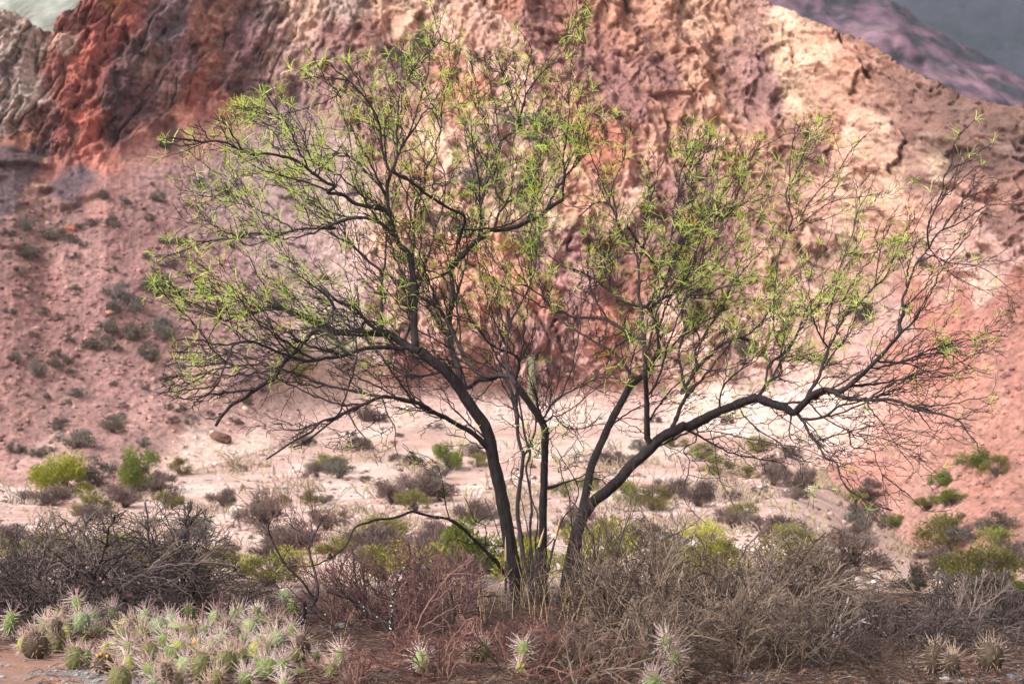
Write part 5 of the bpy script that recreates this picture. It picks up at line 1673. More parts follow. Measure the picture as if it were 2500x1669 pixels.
# brown shrubs on the plain
named = [("brown", 540, 1238, 74, 40, "round purple-brown shrub on the pale plain right of the green bushes"), ("brown", 640, 1290, 130, 66, "large dry brown shrub on the plain left of the tree"),
         ("brown", 700, 1348, 150, 56, "wide dry brown shrub below the large one on the left plain"), ("brown", 800, 1295, 90, 46, "dry brown shrub behind the left end of the low arching limb"),
         ("brown", 1030, 1225, 120, 56, "dry brown shrub between the low leafy twig and the trunks"), ("grey", 480, 1322, 80, 50, "grey-green shrub on the plain behind the thorn tangle"),
         ("brown", 920, 1360, 150, 66, "dry shrub standing under the low arching limb, in front of its olive bush"), ("brown", 1080, 1330, 110, 50, "dry brown shrub left of the trunks at knee height"),
         ("brown", 2080, 1400, 170, 80, "wide dry brown shrub behind the arching tangle"), ("brown", 2300, 1400, 130, 46, "dry brown shrub below the large rounded olive bush"),
         ("brown", 2450, 1400, 150, 60, "dry purple-brown shrub at the right edge of the plain"), ("dark", 2050, 1340, 70, 34, "small dark shrub at the toe of the right slope"),
         ("brown", 1930, 1120, 44, 30, "round dark shrub on the pale slope under the right limbs"), ("brown", 1890, 1185, 60, 40, "round brown shrub lower on the pale slope under the right limbs"),
         ("dark", 1825, 880, 55, 50, "dark rock-like shrub seen through the right limbs"), ("dark", 2110, 790, 80, 50, "dark shrub on the pale slope behind the right crown"), ("dark", 2270, 660, 50, 34, "small dark shrub high behind the far right twigs")]
for k, fx, fy, w, h, lb in named:
    bush(k, fx, fy, w, h, lb)
rs = random.Random(5)


def where_plain(fx, fy, w):
    sx = "by the left edge" if fx < 200 else "above the thorn tangle" if fx < 560 else "left of the low arching limb" if fx < 850 else "below the low arching limb" if fx < 1180 else "seen between the trunks" if fx < 1430 else "right of the trunks" if fx < 1750 else "beyond the arching tangle" if fx < 2150 else "by the right edge"
    sy = "far side" if fy < 1110 else "middle" if fy < 1230 else "near side"
    sz = "tiny" if w < 38 else "small" if w < 62 else "medium" if w < 90 else "large"
    return sz, sy.replace(" side", ""), sx


def where_talus(fx, fy):
    sx = "at the left edge" if fx < 130 else "left of the crown" if fx < 360 else "beside the crown tips" if fx < 560 else "behind the left crown"
    sy = "just under the red cliff" if fy < 560 else "upper part" if fy < 700 else "middle" if fy < 850 else "lower part" if fy < 990 else "foot"
    return sy, sx


cnt = 0
while cnt < 125:
    fx = rs.uniform(-60, 2560)
    fy = 1000 + 430 * rs.random() ** .8
    toe = float(np.interp(fx, [0, 480, 900, 1500, 1950, 2200], [1190, 1060, 950, 950, 1000, 1300]))
    if fy < toe or (fx < 520 and 1130 < fy < 1225):
        continue
    sc = .35 + .65 * (fy - 950) / 450.0
    w = rs.uniform(40, 125) * sc
    k = rs.choice(("brown", "brown", "brown", "grey", "olive", "olive", "dark"))
    sz, sy, sx = where_plain(fx, fy, w)
    bush(k, fx, fy, w, w * rs.uniform(.4, .65), "%s %s, %s plain, %s" % (sz, {"brown": "dry brown shrub", "dark": "dark shrub", "grey": "grey-green shrub", "olive": "olive shrub"}[k], sy, sx),
         "small shrubs scattered over the pale plain, " + k, single=w < 40)
    cnt += 1
tb = Tubes(3)
npl = 0
while npl < 9000:
    y = RNG.uniform(19, 62)
    x = RNG.uniform(-.24, .24) * y
    if fbm(np.array([x * .45]), np.array([y * .30]), 3, 140)[0] + .35 * noise2(np.array([x * 2.2]), np.array([y * 1.4]), 141)[0] < .10 + .2 * RNG.random():
        continue
    z = float(ground_h(x, y))
    s_ = y / 40.0
    L = RNG.uniform(.05, .20) * s_
    dx, dy = RNG.normal(0, .5), RNG.normal(0, .3)
    tb.add([(x, y, z - .01), (x + dx * L * .6, y + dy * L, z + L * .7), (x + dx * L * 1.4, y + dy * L, z + L)], [.008 * s_, .010 * s_, .002], RNG.random())
    npl += 1
me = tb.build("low_scrub", M_TWIG, palette=[lin((96, 76, 70)), lin((138, 114, 106)), lin((158, 146, 106)), lin((170, 146, 136))])
tag(link("low_scrub", me), "thin low scrub and dry stalks in patches over the pale plain", "scrub", kind="stuff")
# dark cushions on the talus
G_C = [(284, 742, 62, 46), (374, 727, 84, 60), (302, 837, 94, 56), (393, 836, 78, 52), (240, 867, 72, 48), (364, 886, 50, 44), (91, 922, 38, 38), (134, 597, 62, 40), (65, 626, 58, 24), (58, 566, 44, 30), (440, 603, 34, 30),
       (218, 562, 64, 26), (36, 888, 30, 24), (134, 902, 40, 26), (164, 890, 30, 22), (185, 974, 54, 24), (145, 1040, 40, 22), (270, 1058, 74, 38), (180, 1100, 90, 44), (40, 1110, 44, 28), (95, 1118, 46, 26), (349, 1094, 34, 24),
       (385, 498, 36, 28), (403, 366, 26, 24), (487, 462, 36, 30), (542, 478, 44, 28), (250, 492, 40, 26), (300, 770, 90, 40)]
spots = ["leftmost", "upper", "middle", "lower"]
for i, (fx, fy, w, h) in enumerate(G_C):
    sy, sx = where_talus(fx, fy)
    bush("dark" if i % 3 else "grey", fx, fy, w, h, "%s %s cushion shrub, %s of the talus slope, %s" % ("small" if w < 42 else "mid-sized" if w < 65 else "broad", "dark" if i % 3 else "grey", sy if "cliff" not in sy else "top", sx), "dark cushion shrubs on the left talus slope")
for i, (fx, fy, w, h) in enumerate([(1164, 142, 96, 30), (1026, 122, 60, 34), (1125, 182, 50, 26), (1283, 322, 96, 42), (1300, 362, 84, 34), (1170, 372, 60, 34), (1290, 470, 84, 44), (1160, 480, 110, 60), (1110, 575, 50, 34), (1068, 585, 44, 30), (1190, 430, 70, 40), (980, 160, 80, 34), (940, 140, 50, 24)]):
    lb13 = ["long dark scrub strip right of the highest left twig", "grey scrub patch under the highest left twig", "short dark scrub below the long strip near the top of the crown", "grey scrub on the rock ledge between the two crown halves", "dark scrub just below the ledge scrub between the crown halves", "grey scrub left of the scrub between the crown halves", "dark scrub lowest between the two crown halves", "largest grey scrub patch behind the left crown half", "small dark scrub low behind the left crown half", "small grey scrub lowest behind the left crown half", "dark scrub above the largest grey patch behind the crown", "grey scrub left of the highest left twig", "small dark scrub at the far left of those near the crown top"][i]
    bush("grey" if i % 2 else "dark", fx, fy, w, h, lb13, "dark scrub on the pale cliff behind the crown")
cnt = 0
while cnt < 130:
    fx = rs.uniform(-40, 1000)
    fy = rs.uniform(430, 1130)
    line = float(np.interp(fx, [0, 250, 420, 560, 720, 860, 1000], [500, 480, 400, 340, 320, 420, 700]))
    if fy < line or fy > float(np.interp(fx, [0, 500, 900], [1160, 1040, 900])):
        continue
    w = rs.uniform(12, 34)
    sy, sx = where_talus(fx, fy)
    kk = rs.choice(("dark", "brown", "grey", "dark"))
    bush(kk, fx, fy, w, w * rs.uniform(.5, .8), "tiny %s scrub tuft, %s of the talus slope, %s" % (kk, sy if "cliff" not in sy else "top", sx), "tiny tufts dotting the left talus slope", single=True)
    cnt += 1

# columnar cactus far behind the tree
hh = hit(1298, 990)
loc = hh[0]
Hc = 124 * K / FPX * loc.y
cd = thing("column_cactus", "tall column cactus on the distant slope, framed by the middle of the tree", "cactus", tuple(loc))
tb = Tubes(10)
tb.add([(0, 0, -.1), (0, 0, Hc * .3), (.01, 0, Hc * .6), (.01, 0, Hc * .9), (.01, 0, Hc * .98), (.01, 0, Hc)], [Hc * .055, Hc * .065, Hc * .07, Hc * .066, Hc * .04, .01], .5)
me = tb.build("stem", M_PAD, palette=[lin((104, 104, 80)), lin((116, 116, 90))])
co = np.array([v.co[:] for v in me.vertices])
link("stem", me, parent=cd)
tb = Tubes(3)
for k in range(260):
    a = rs.uniform(0, 6.28)
    z = rs.uniform(.02, 1) * Hc
    r = Hc * .068
    tb.add([(r * math.cos(a) * .95, r * math.sin(a) * .95, z), (r * math.cos(a) * 1.4, r * math.sin(a) * 1.4, z + Hc * .02)], [Hc * .004, Hc * .001], .5)
o = link("spines", tb.build("spines", M_SPINE, palette=P2((190, 176, 150), (210, 196, 170))), parent=cd)
o["kind"] = "stuff"

# ================================================================== boulders
def rock_mesh(seed, flat=.6, sub=2):
    import bmesh
    bm = bmesh.new()
    bmesh.ops.create_icosphere(bm, subdivisions=sub, radius=1.0)
    rg = np.random.default_rng(seed)
    planes = rg.normal(size=(9, 3))
    planes /= np.linalg.norm(planes, axis=1, keepdims=True)
    dd = rg.uniform(.5, .85, 9)
    for v in bm.verts:
        c = np.array(v.co[:])
        for p, q in zip(planes, dd):
            m = c @ p
            if m > q:
                c = c - p * (m - q) * .9
        c = c * (1 + .06 * rg.normal())
        v.co = (c[0], c[1], c[2] * flat)
    me = bpy.data.meshes.new("rock")
    bm.to_mesh(me)
    bm.free()
    return me


def paint(me, col, var=.1):
    n = len(me.vertices)
    ca = me.color_attributes.new("Col", 'FLOAT_COLOR', 'POINT')
    c = np.ones((n, 4), np.float32)
    c[:, :3] = np.array(col) * (1 + var * RNG.normal(size=(n, 1)))
    ca.data.foreach_set("color", c.ravel())


for (fx, fy, w, h, c, lb) in [(530, 1068, 86, 42, (122, 90, 78), "flat brown boulder at the foot of the left talus slope"), (266, 765, 32, 18, (206, 150, 130), "pale pink boulder among the dark cushions on the left slope"),
                              (2424, 1295, 34, 32, (160, 120, 118), "round grey-pink boulder on the lower right red slope"), (698, 1190, 60, 26, (206, 190, 186), "pale angular rock on the fan left of the tree"),
                              (2440, 1205, 30, 24, (190, 150, 140), "pale pink rock on the right slope beside the green bushes"), (2400, 1190, 20, 12, (190, 120, 96), "small orange rock on the right slope"),
                              (560, 1130, 26, 16, (166, 100, 90), "small red rock on the pale fan"), (810, 1205, 26, 14, (205, 180, 172), "small white rock on the fan below the olive bush"), (170, 560, 40, 20, (190, 110, 92), "small orange boulder below the red cliff"),
                              (2330, 1400, 60, 22, (196, 164, 150), "pale flat rock in front of the large olive bush"), (2375, 470, 60, 40, (165, 120, 112), "angular block on the right ridge")]:
    q = hit(fx, fy)
    if q is None:
        continue
    me = rock_mesh(int(fx), .8, 3)
    paint(me, lin(c) * ALB, .06)
    me.materials.append(M_HILL)
    loc = q[0]
    o = link("boulder", me, loc=tuple(loc))
    s = w * .5 * K / FPX * loc.y
    o.scale = (s, s * .8, h * .6 * K / FPX * loc.y)
    o.rotation_euler = (.1, .1, rs.uniform(0, 6))
    tag(o, lb, "boulder")
# rubble on the slopes: thousands of small stones as one mass
V_, T_, C_, of = [], [], [], 0
hv = P1.reshape(-1, 3)
msk = (m_left * sstep(450, 520, FY_) + 0.8 * m_fan + .5 * m_right).ravel()
vis = ((FX_ > -60) & (FX_ < 2560)).ravel()
cand = np.where((msk > .4) & vis)[0]
pick = RNG.choice(cand, 5200, replace=False)
hc_flat = HC.reshape(-1, 3)
for ix in pick:
    p = hv[ix]
    s = (0.02 + 0.07 * RNG.random() ** 3) * (p[1] / 55.0)
    M = OCT * s * (1 + .4 * RNG.normal(size=(6, 1))) * np.array([1.2, 1, .8])
    V_.append(M + p)
    T_.append(OCTF + of)
    of += 6
    k = RNG.uniform(.6, 1.5)
    C_.append(np.tile(np.clip(hc_flat[ix] * k, 0, .7), (6, 1)))
me = new_mesh("rubble", np.concatenate(V_), tris=np.concatenate(T_), mat=M_HILL, colors=np.concatenate(C_), smooth=False)
tag(link("rubble", me), "small stones and rubble strewn over the slopes", "rubble", kind="stuff")

# ================================================================== cacti
def pad_mesh(w, h, seed, tub=.10):
    """a unit egg-shaped, tubercled segment; returns mesh data and areole list"""
    rg = np.random.default_rng(seed)
    nu_, nv_ = 26, 18
    V, Ccol, are = [], [], []
    th = np.linspace(0, 2 * np.pi, nu_, endpoint=False)
    ph = np.linspace(0.06, np.pi - .06, nv_)
    TH, PH = np.meshgrid(th, ph)
    rows, per = 6, 9
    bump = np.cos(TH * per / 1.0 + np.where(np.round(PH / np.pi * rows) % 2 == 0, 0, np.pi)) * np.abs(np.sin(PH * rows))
    r = 1 + tub * 1.5 * bump
    prof = np.sin(PH) ** .85
    Xp = r * prof * np.cos(TH) * w * .5
    Yp = r * prof * np.sin(TH) * w * .42
    Zp = (-np.cos(PH) * .5 + .5) * h
    V = np.stack([Xp, Yp, Zp], -1).reshape(-1, 3)
    i = np.arange(nv_ - 1)[:, None] * nu_ + np.arange(nu_)[None]
    j = np.arange(nv_ - 1)[:, None] * nu_ + (np.arange(nu_)[None] + 1) % nu_
    Q = np.stack([i, j, j + nu_, i + nu_], -1).reshape(-1, 4)
    # caps
    V = np.vstack([V, [[0, 0, -.005]], [[0, 0, h * 1.0]]])
    nb = len(V) - 2
    T = [(k, nb, (k + 1) % nu_) for k in range(nu_)] + [((nv_ - 1) * nu_ + k, (nv_ - 1) * nu_ + (k + 1) % nu_, nb + 1) for k in range(nu_)]
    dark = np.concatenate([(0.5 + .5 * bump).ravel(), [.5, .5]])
    for a in range(1, 13):
        phh = a / 13 * np.pi
        for b in range(per):
            tt_ = 2 * np.pi * (b + (.5 if a % 2 else 0)) / per + rg.normal() * .1
            rr = np.sin(phh) ** .85
            p = np.array([rr * math.cos(tt_) * w * .5, rr * math.sin(tt_) * w * .42, (-math.cos(phh) * .5 + .5) * h])
            n = np.array([math.cos(tt_) * rr / w, math.sin(tt_) * rr / w, -math.cos(phh) / h])
            n /= np.linalg.norm(n)
            are.append((p, n, phh / np.pi))
    return V, Q, np.array(T), dark, are


SKINS = {"g": ((88, 100, 54), (140, 152, 92)), "gg": ((100, 116, 78), (150, 160, 116)), "y": ((134, 140, 62), (190, 190, 92)), "d": ((66, 84, 44), (122, 142, 62)), "b": ((82, 80, 48), (128, 126, 80)), "k": ((62, 50, 42), (100, 84, 66)), "l": ((124, 138, 86), (170, 180, 126))}


def cactus(label, base_fy, pads, group=None):
    """pads: (fx, fy, w, h, tilt_deg, skin, spine) centre and size in photograph pixels, spine 0..1.6"""
    Yb = dist_of_base(base_fy)
    fx0 = pads[0][0]
    a, _ = ray(fx0, base_fy)
    base = (a * Yb, Yb, float(ground_h(a * Yb, Yb)))
    root = thing("cactus", label, "cactus", base, group)
    S = K / FPX * Yb
    for n, (fx, fy, w, h, tilt, skin, spn) in enumerate(pads):
        Yp = Yb + random.uniform(-.07, .07)
        c = at(fx, fy, Yp)
        W, H = w * S * 1.28, h * S * 1.2
        V, Q, T, dk, are = pad_mesh(W, H, n + int(fx), .07 if skin not in "yd" else .12)
        lo, hi = [lin(x) for x in SKINS[skin]]
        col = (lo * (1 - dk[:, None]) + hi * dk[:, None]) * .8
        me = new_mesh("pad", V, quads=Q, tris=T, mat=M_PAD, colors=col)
        o = link("pad", me, parent=root)
        R = Matrix.Rotation(math.radians(tilt), 3, 'Y') @ Matrix.Rotation(random.uniform(-.15, .15), 3, 'X')
        o.matrix_local = Matrix.Translation(Vector(c) - Vector(base) - R @ Vector((0, 0, H * .5))) @ R.to_4x4() @ Matrix.Rotation(random.uniform(0, 6), 4, 'Z')
        if spn > 0:
            tb = Tubes(3)
            for (p, nn, f) in are:
                for _ in range(max(1 if random.random() < .6 else 0, int(.6 + random.random() * 1.0 * spn))):
                    d = vnorm(tuple(nn + RNG.normal(size=3) * .36 + np.array([0, 0, -.12 + .15 * (f > .7)])))
                    L = random.uniform(.028, .078) * (.6 + .5 * f) * (.55 + .45 * min(spn, 1.3))
                    q = vadd(tuple(p), vmul(d, L))
                    tb.add([tuple(p), q], [.0019, .0008], min(.99, .25 + .5 * random.random() + .25 * (f > .85)))
            pal = [lin((138, 116, 106)), lin((178, 156, 148)), lin((204, 184, 176)), lin((172, 108, 108))]
            if skin in "bk":
                pal = [lin((126, 104, 90)), lin((168, 142, 126)), lin((196, 170, 154))]
            if tb.N:
                m_ = tb.build("spines", M_SPINE, palette=pal)
                so = link("spines", m_, parent=o)
                so["kind"] = "stuff"
    return root


def bud(root, fx, fy, Y, col, s=.014):
    c = at(fx, fy, Y)
    tb = Tubes(8)
    b = root.location
    tb.add([(c[0], c[1], c[2] - s), (c[0], c[1], c[2]), (c[0], c[1], c[2] + s * .7), (c[0], c[1], c[2] + s)], [s * .5, s, s * .9, s * .3], .5)
    o = link("flower_bud", tb.build("flower_bud", M_PAD, origin=tuple(b), palette=[lin(col), lin(col)]), parent=root)


c = cactus("tallest cactus at the left of the patch, two stacked pads with pink spines", 1556, [(199, 1518, 32, 44, 6, "gg", 1.3), (189, 1477, 20, 40, -14, "g", 1.5), (213, 1556, 26, 32, 4, "b", .4), (165, 1545, 14, 34, -5, "y", 1.2)])
c = cactus("spiny cactus with a knobbly yellow-green joint to its right", 1545, [(254, 1548, 20, 32, 0, "y", 1.0), (273, 1496, 18, 32, -5, "gg", 1.6), (295, 1524, 22, 44, 68, "y", .25), (232, 1545, 24, 30, 4, "d", .1)])
c = cactus("spiny cactus at the far left edge of the patch, above the bare sand", 1560, [(26, 1522, 32, 54, 10, "g", 1.5)])
c = cactus("small yellow-green cactus beside the brown dead mound, near the left edge", 1590, [(56, 1573, 22, 34, 8, "y", .9)])
c = cactus("brown withered cactus mound with white spines on its top", 1600, [(86, 1575, 50, 56, 0, "k", 1.2), (84, 1548, 24, 18, 0, "k", 1.4), (112, 1578, 22, 34, -12, "b", .3)])
c = cactus("olive spiny cactus leaning over the brown mound from the right", 1592, [(137, 1558, 38, 58, -6, "b", 1.3), (138, 1525, 24, 34, 3, "k", 1.6)])
c = cactus("round low cactus bristling with long pink spines, standing alone on the sand", 1632, [(182, 1606, 44, 50, 0, "b", 1.6), (211, 1606, 24, 38, 10, "d", .8)])
c = cactus("dark cactus carrying two yellow buds, beside the bare sand", 1640, [(254, 1620, 38, 46, 6, "k", 1.5)])
for bx, by in ((238, 1599), (246, 1594), (262, 1600)):
    bud(c, bx, by, c.location.y - .06, (186, 150, 60), .009)
c = cactus("large spiny cactus cut by the bottom edge of the picture, right of the gravel", 1690, [(292, 1658, 52, 58, -4, "b", 1.5)])
c = cactus("pale spiny cactus with a long knobbly yellow-green arm reaching down right", 1650, [(314, 1588, 28, 44, 3, "g", 1.7), (316, 1617, 24, 34, -5, "y", .8), (331, 1634, 22, 44, -18, "l", .5)])
c = cactus("upright spiny cactus just behind the one with the long knobbly arm", 1592, [(340, 1565, 26, 42, 12, "g", 1.4)])
c = cactus("broad grey-green cactus pad with horizontal spines, middle of the patch", 1560, [(386, 1530, 40, 42, 0, "gg", 1.6)])
c = cactus("pair of green spiny pads, one above the other, in the thick of the patch", 1610, [(402, 1567, 30, 40, 4, "g", 1.3), (397, 1602, 22, 26, 0, "l", .8)])
c = cactus("knobbly yellow-green cactus with nearly bare skin behind the middle pads", 1572, [(435, 1548, 40, 36, 10, "y", .4), (434, 1528, 44, 16, 8, "l", .9), (440, 1563, 30, 34, 0, "d", .3)])
c = cactus("stout dark green cactus with a yellow-tipped small pad on top, patch centre", 1630, [(430, 1600, 46, 56, -8, "d", 1.0), (437, 1572, 24, 20, 10, "y", .9)])
c = cactus("cluster of small yellow knobbly joints low in the left of the patch", 1600, [(275, 1575, 26, 20, 50, "y", .2), (258, 1580, 16, 22, 0, "y", .2), (290, 1578, 18, 20, 30, "b", .2)])
c = cactus("dark knobbly bare pad standing up behind red stems", 1530, [(462, 1494, 24, 34, -6, "d", .1), (478, 1522, 22, 30, -5, "k", 1.0)])
c = cactus("whitish very spiny cactus left of the big grey-green pad", 1545, [(529, 1510, 32, 42, 0, "l", 1.7)])
c = cactus("big grey-green spiny pad at the back of the patch, left of the leaning dark stems", 1545, [(582, 1506, 44, 44, 0, "gg", 1.4), (596, 1530, 30, 26, 12, "gg", .8)])
c = cactus("dark knobbly pad in front of the big grey-green one", 1570, [(575, 1546, 24, 38, -8, "d", .3), (601, 1560, 26, 28, 4, "g", .9)])
c = cactus("thin cactus topped by a yellow bud, beside the leaning dark stems", 1520, [(700, 1490, 16, 36, 4, "b", 1.0), (697, 1457, 28, 30, -8, "gg", 1.6), (714, 1482, 22, 36, -10, "d", .15)])
bud(c, 692, 1441, c.location.y - .02, (214, 180, 40))
c = cactus("white spiny cactus half hidden under the tall one with the yellow bud", 1560, [(637, 1512, 32, 34, 0, "g", 1.7), (627, 1490, 14, 20, 0, "d", .3), (712, 1539, 26, 32, 3, "g", 1.2)])
c = cactus("low sprawling spiny cactus with an orange bud, right of patch centre", 1605, [(483, 1582, 36, 28, -20, "d", 1.4), (517, 1577, 24, 28, 8, "g", 1.2)])
bud(c, 475, 1565, c.location.y - .05, (216, 150, 84))
c = cactus("bright knobbly joint tilting beside a spiny pad with a pink bud", 1632, [(591, 1606, 36, 48, 3, "g", 1.4), (622, 1585, 22, 40, 15, "y", .12)])
bud(c, 586, 1584, c.location.y - .04, (220, 160, 130))
c = cactus("tall olive cactus furred with pink spines, front of the patch", 1665, [(551, 1622, 48, 62, 6, "b", 1.7)])
c = cactus("brownish cactus thick with pale spines, beside the tall olive one", 1672, [(493, 1627, 46, 64, -4, "b", 1.7)])
c = cactus("round green cactus with long white spines, front right end of the patch", 1662, [(651, 1634, 46, 48, 0, "g", 1.6), (692, 1622, 26, 30, 14, "g", 1.5)])
c = cactus("small pale green cactus pad at the bottom edge under the front right of the patch", 1690, [(692, 1668, 22, 24, 0, "l", .9)])
c = cactus("fallen brown ribbed cactus joint lying on the ground right of the patch", 1650, [(723, 1641, 18, 50, 82, "b", .1)])
c = cactus("tiny green cactus pad between the patch and the leaning dark stems", 1620, [(773, 1600, 14, 22, 10, "d", .6)])
c = cactus("spiny cactus standing left of the foot of the leaning dark stems", 1655, [(811, 1638, 26, 34, 0, "b", 1.3), (831, 1606, 26, 44, 6, "g", 1.5), (850, 1662, 22, 26, 0, "g", 1.3)])
c = cactus("white-spined cactus inside the fork of the leaning dark stems", 1645, [(1030, 1612, 32, 44, 0, "l", 1.6)])
c = cactus("pinkish spiny cactus left of the green pad below the tree", 1620, [(1175, 1590, 36, 42, 0, "b", 1.7), (1150, 1600, 24, 30, 0, "k", 1.6)])
c = cactus("slim green pad with white spines below the tree trunks", 1650, [(1279, 1590, 28, 48, -3, "g", 1.5), (1271, 1630, 22, 24, 0, "y", .5)])
c = cactus("column of white-spined pads leaning right, at the bottom right of the tree", 1670, [(1657, 1640, 34, 40, 8, "k", 1.7), (1648, 1606, 28, 40, 12, "g", 1.7), (1630, 1572, 24, 40, -10, "g", 1.7)])
c = cactus("low white-spined cactus left of the leaning pad column, at the bottom edge", 1690, [(1597, 1662, 40, 30, 0, "g", 1.7)])
c = cactus("tall rusty brown spiny cactus at lower right", 1645, [(2285, 1608, 44, 64, 0, "k", 1.5)])
c = cactus("lower rusty cactus just right of the tall rusty one", 1650, [(2325, 1620, 32, 44, 3, "k", 1.5)])
c = cactus("big round brown cactus near the right edge, behind the slate stones", 1640, [(2418, 1602, 62, 62, 0, "k", 1.0)])

fl_ = random.Random(21)
taken = [(x, y) for x, y in ((26, 1522), (86, 1575), (182, 1606), (254, 1620))]
FILL = [(108, 1530), (150, 1500), (228, 1510), (322, 1530), (352, 1510), (365, 1590), (370, 1640), (346, 1545), (420, 1515), (408, 1640), (450, 1625), (466, 1540), (500, 1545), (512, 1600), (540, 1560), (556, 1530), (610, 1530), (560, 1585), (640, 1560), (655, 1585), (676, 1560), (672, 1525), (725, 1600), (530, 1655), (600, 1655), (430, 1665), (380, 1668), (740, 1570), (640, 1600), (300, 1555)]
SKN = {"g": "green", "gg": "grey-green", "b": "brownish", "k": "dead brown", "l": "pale green", "y": "yellow-green"}
for i, (fx, fy) in enumerate(FILL):
    sk = ("g", "b", "gg", "k", "l", "b")[i % 6]
    w, h = fl_.uniform(22, 36), fl_.uniform(28, 44)
    pd = [(fx, fy, w, h, fl_.uniform(-25, 25), sk, 1.6)]
    if i % 2:
        pd.append((fx + fl_.uniform(-18, 18), fy + h * .7, w * 1.1, h * .9, fl_.uniform(-20, 20), fl_.choice("bkg"), 1.2))
    side = "left part" if fx < 300 else ("middle" if fx < 520 else "right part")
    row = "back row" if fy < 1550 else ("front row" if fy > 1615 else "centre row")
    cactus("%s spiny cactus crowded by neighbours, %s, %s of the patch" % (SKN[sk], row, side), min(1690, fy + h * (1.5 if i % 2 else .7) + 8), pd, "spiny cacti crowded in the patch")

# ================================================================== slate stones, gravel and litter on the near ground
SL = [(18, 1625, 22, 10), (5, 1652, 26, 14), (212, 1643, 18, 8), (238, 1650, 16, 8), (236, 1661, 34, 10), (155, 1664, 12, 10), (196, 1640, 12, 6), (85, 1628, 8, 5), (225, 1655, 20, 7), (830, 1530, 60, 26), (690, 1520, 34, 14), (2310, 1655, 44, 26), (2345, 1664, 30, 14),
      (2085, 1640, 22, 12), (2140, 1655, 26, 10), (2430, 1662, 50, 14), (2470, 1650, 40, 12), (2400, 1655, 30, 12), (2110, 1665, 30, 10), (1850, 1645, 18, 12), (2200, 1665, 26, 8), (2060, 1662, 20, 10), (2240, 1650, 18, 8), (2490, 1665, 24, 12)]
LBS = {0: "grey pebble alone on the sand at lower left", 1: "pale grey stone at the left edge of the sand", 9: "grey-green slate boulder behind the leaning dark stems", 10: "slate slab behind the right end of the cactus patch", 11: "white slate block in front of the rusty cacti"}
for i, (fx, fy, w, h) in enumerate(SL):
    q = hit(fx, fy)
    loc = q[0]
    me = rock_mesh(700 + i, .9, 2)
    paint(me, lin(random.choice(((128, 136, 138), (112, 120, 124), (150, 156, 156), (176, 180, 180)) if i != 11 else ((214, 216, 218),))) * ALB, .08)
    me.materials.append(M_STONE)
    o = link("slate_stone", me, loc=(loc.x, loc.y, loc.z + .004))
    S = K / FPX * loc.y * .5
    o.scale = (w * S, w * S * .8, h * S)
    o.rotation_euler = (0, random.uniform(-.1, .1), random.uniform(0, 6))
    left = fx < 400
    tag(o, LBS.get(i) or ("small flat slate stone on the sand in front of the cacti" if left else "flat slate stone lying in the gravel along the bottom right"), "stone", None if i in LBS else ("slate stones left" if left else "slate stones right"))
for o_ in [x for x in COL.objects if x.get("category") == "stone" and x.get("group")]:
    o_["group"] = "slate stones on the sand at lower left" if o_["group"].endswith("left") else "slate stones in the gravel at lower right"


def scatter(name, label, n, xs, ys, smin, smax, pals, mat, dens=None, shape=(1.2, 1, .5)):
    V_, T_, C_, of = [], [], [], 0
    k = 0
    while k < n:
        x, y = RNG.uniform(*xs), RNG.uniform(*ys)
        if dens is not None and RNG.random() > dens(x, y):
            continue
        s = smin + (smax - smin) * RNG.random() ** 3
        z = float(ground_h(x, y))
        M = OCT * s * (1 + .3 * RNG.normal(size=(6, 1))) * np.array(shape)
        a = RNG.uniform(0, 6.28)
        ca_, sa_ = math.cos(a), math.sin(a)
        M = M @ np.array([[ca_, sa_, 0], [-sa_, ca_, 0], [0, 0, 1]])
        V_.append(M + np.array([x, y, z + s * .1]))
        T_.append(OCTF + of)
        of += 6
        C_.append(np.tile(pals[RNG.integers(0, len(pals))] * RNG.uniform(.7, 1.2), (6, 1)))
        k += 1
    me = new_mesh(name, np.concatenate(V_), tris=np.concatenate(T_), mat=mat, colors=np.concatenate(C_), smooth=False)
    return tag(link(name, me), label, name, kind="stuff")


PB = [lin((190, 160, 148)) * ALB, lin((150, 112, 102)) * ALB, lin((222, 204, 196)) * ALB, lin((120, 92, 86)) * ALB]
V_, T_, C_, of = [], [], [], 0
for k in range(5200):
    y = 19 + 42 * RNG.random()
    x = RNG.uniform(-.24, .24) * y
    s_ = (.012 + .05 * RNG.random() ** 3) * (y / 30.0)
    M = OCT * s_ * (1 + .35 * RNG.normal(size=(6, 1))) * np.array([1.3, 1, .7])
    V_.append(M + np.array([x, y, float(ground_h(x, y))]))
    T_.append(OCTF + of)
    of += 6
    C_.append(np.tile(PB[RNG.integers(0, 4)] * RNG.uniform(.8, 1.15), (6, 1)))
me = new_mesh("pebbles", np.concatenate(V_), tris=np.concatenate(T_), mat=M_STONE, colors=np.concatenate(C_), smooth=False)
tag(link("pebbles", me), "pale and reddish pebbles strewn over the sandy plain", "pebbles", kind="stuff")
GP = [lin((136, 142, 144)) * ALB, lin((110, 116, 120)) * ALB, lin((168, 170, 168)) * ALB, lin((150, 120, 106)) * ALB]


def gdens(x, y):
    fx, fy = to_px(x, y, 0)
    s = .06
    for (a, b, ra_, rb_) in ((200, 1655, 110, 25), (2350, 1665, 250, 30), (1850, 1660, 120, 25), (830, 1520, 60, 30)):
        s += math.exp(-(((fx - a) / ra_) ** 2 + ((fy - b) / rb_) ** 2))
    return min(1, s)


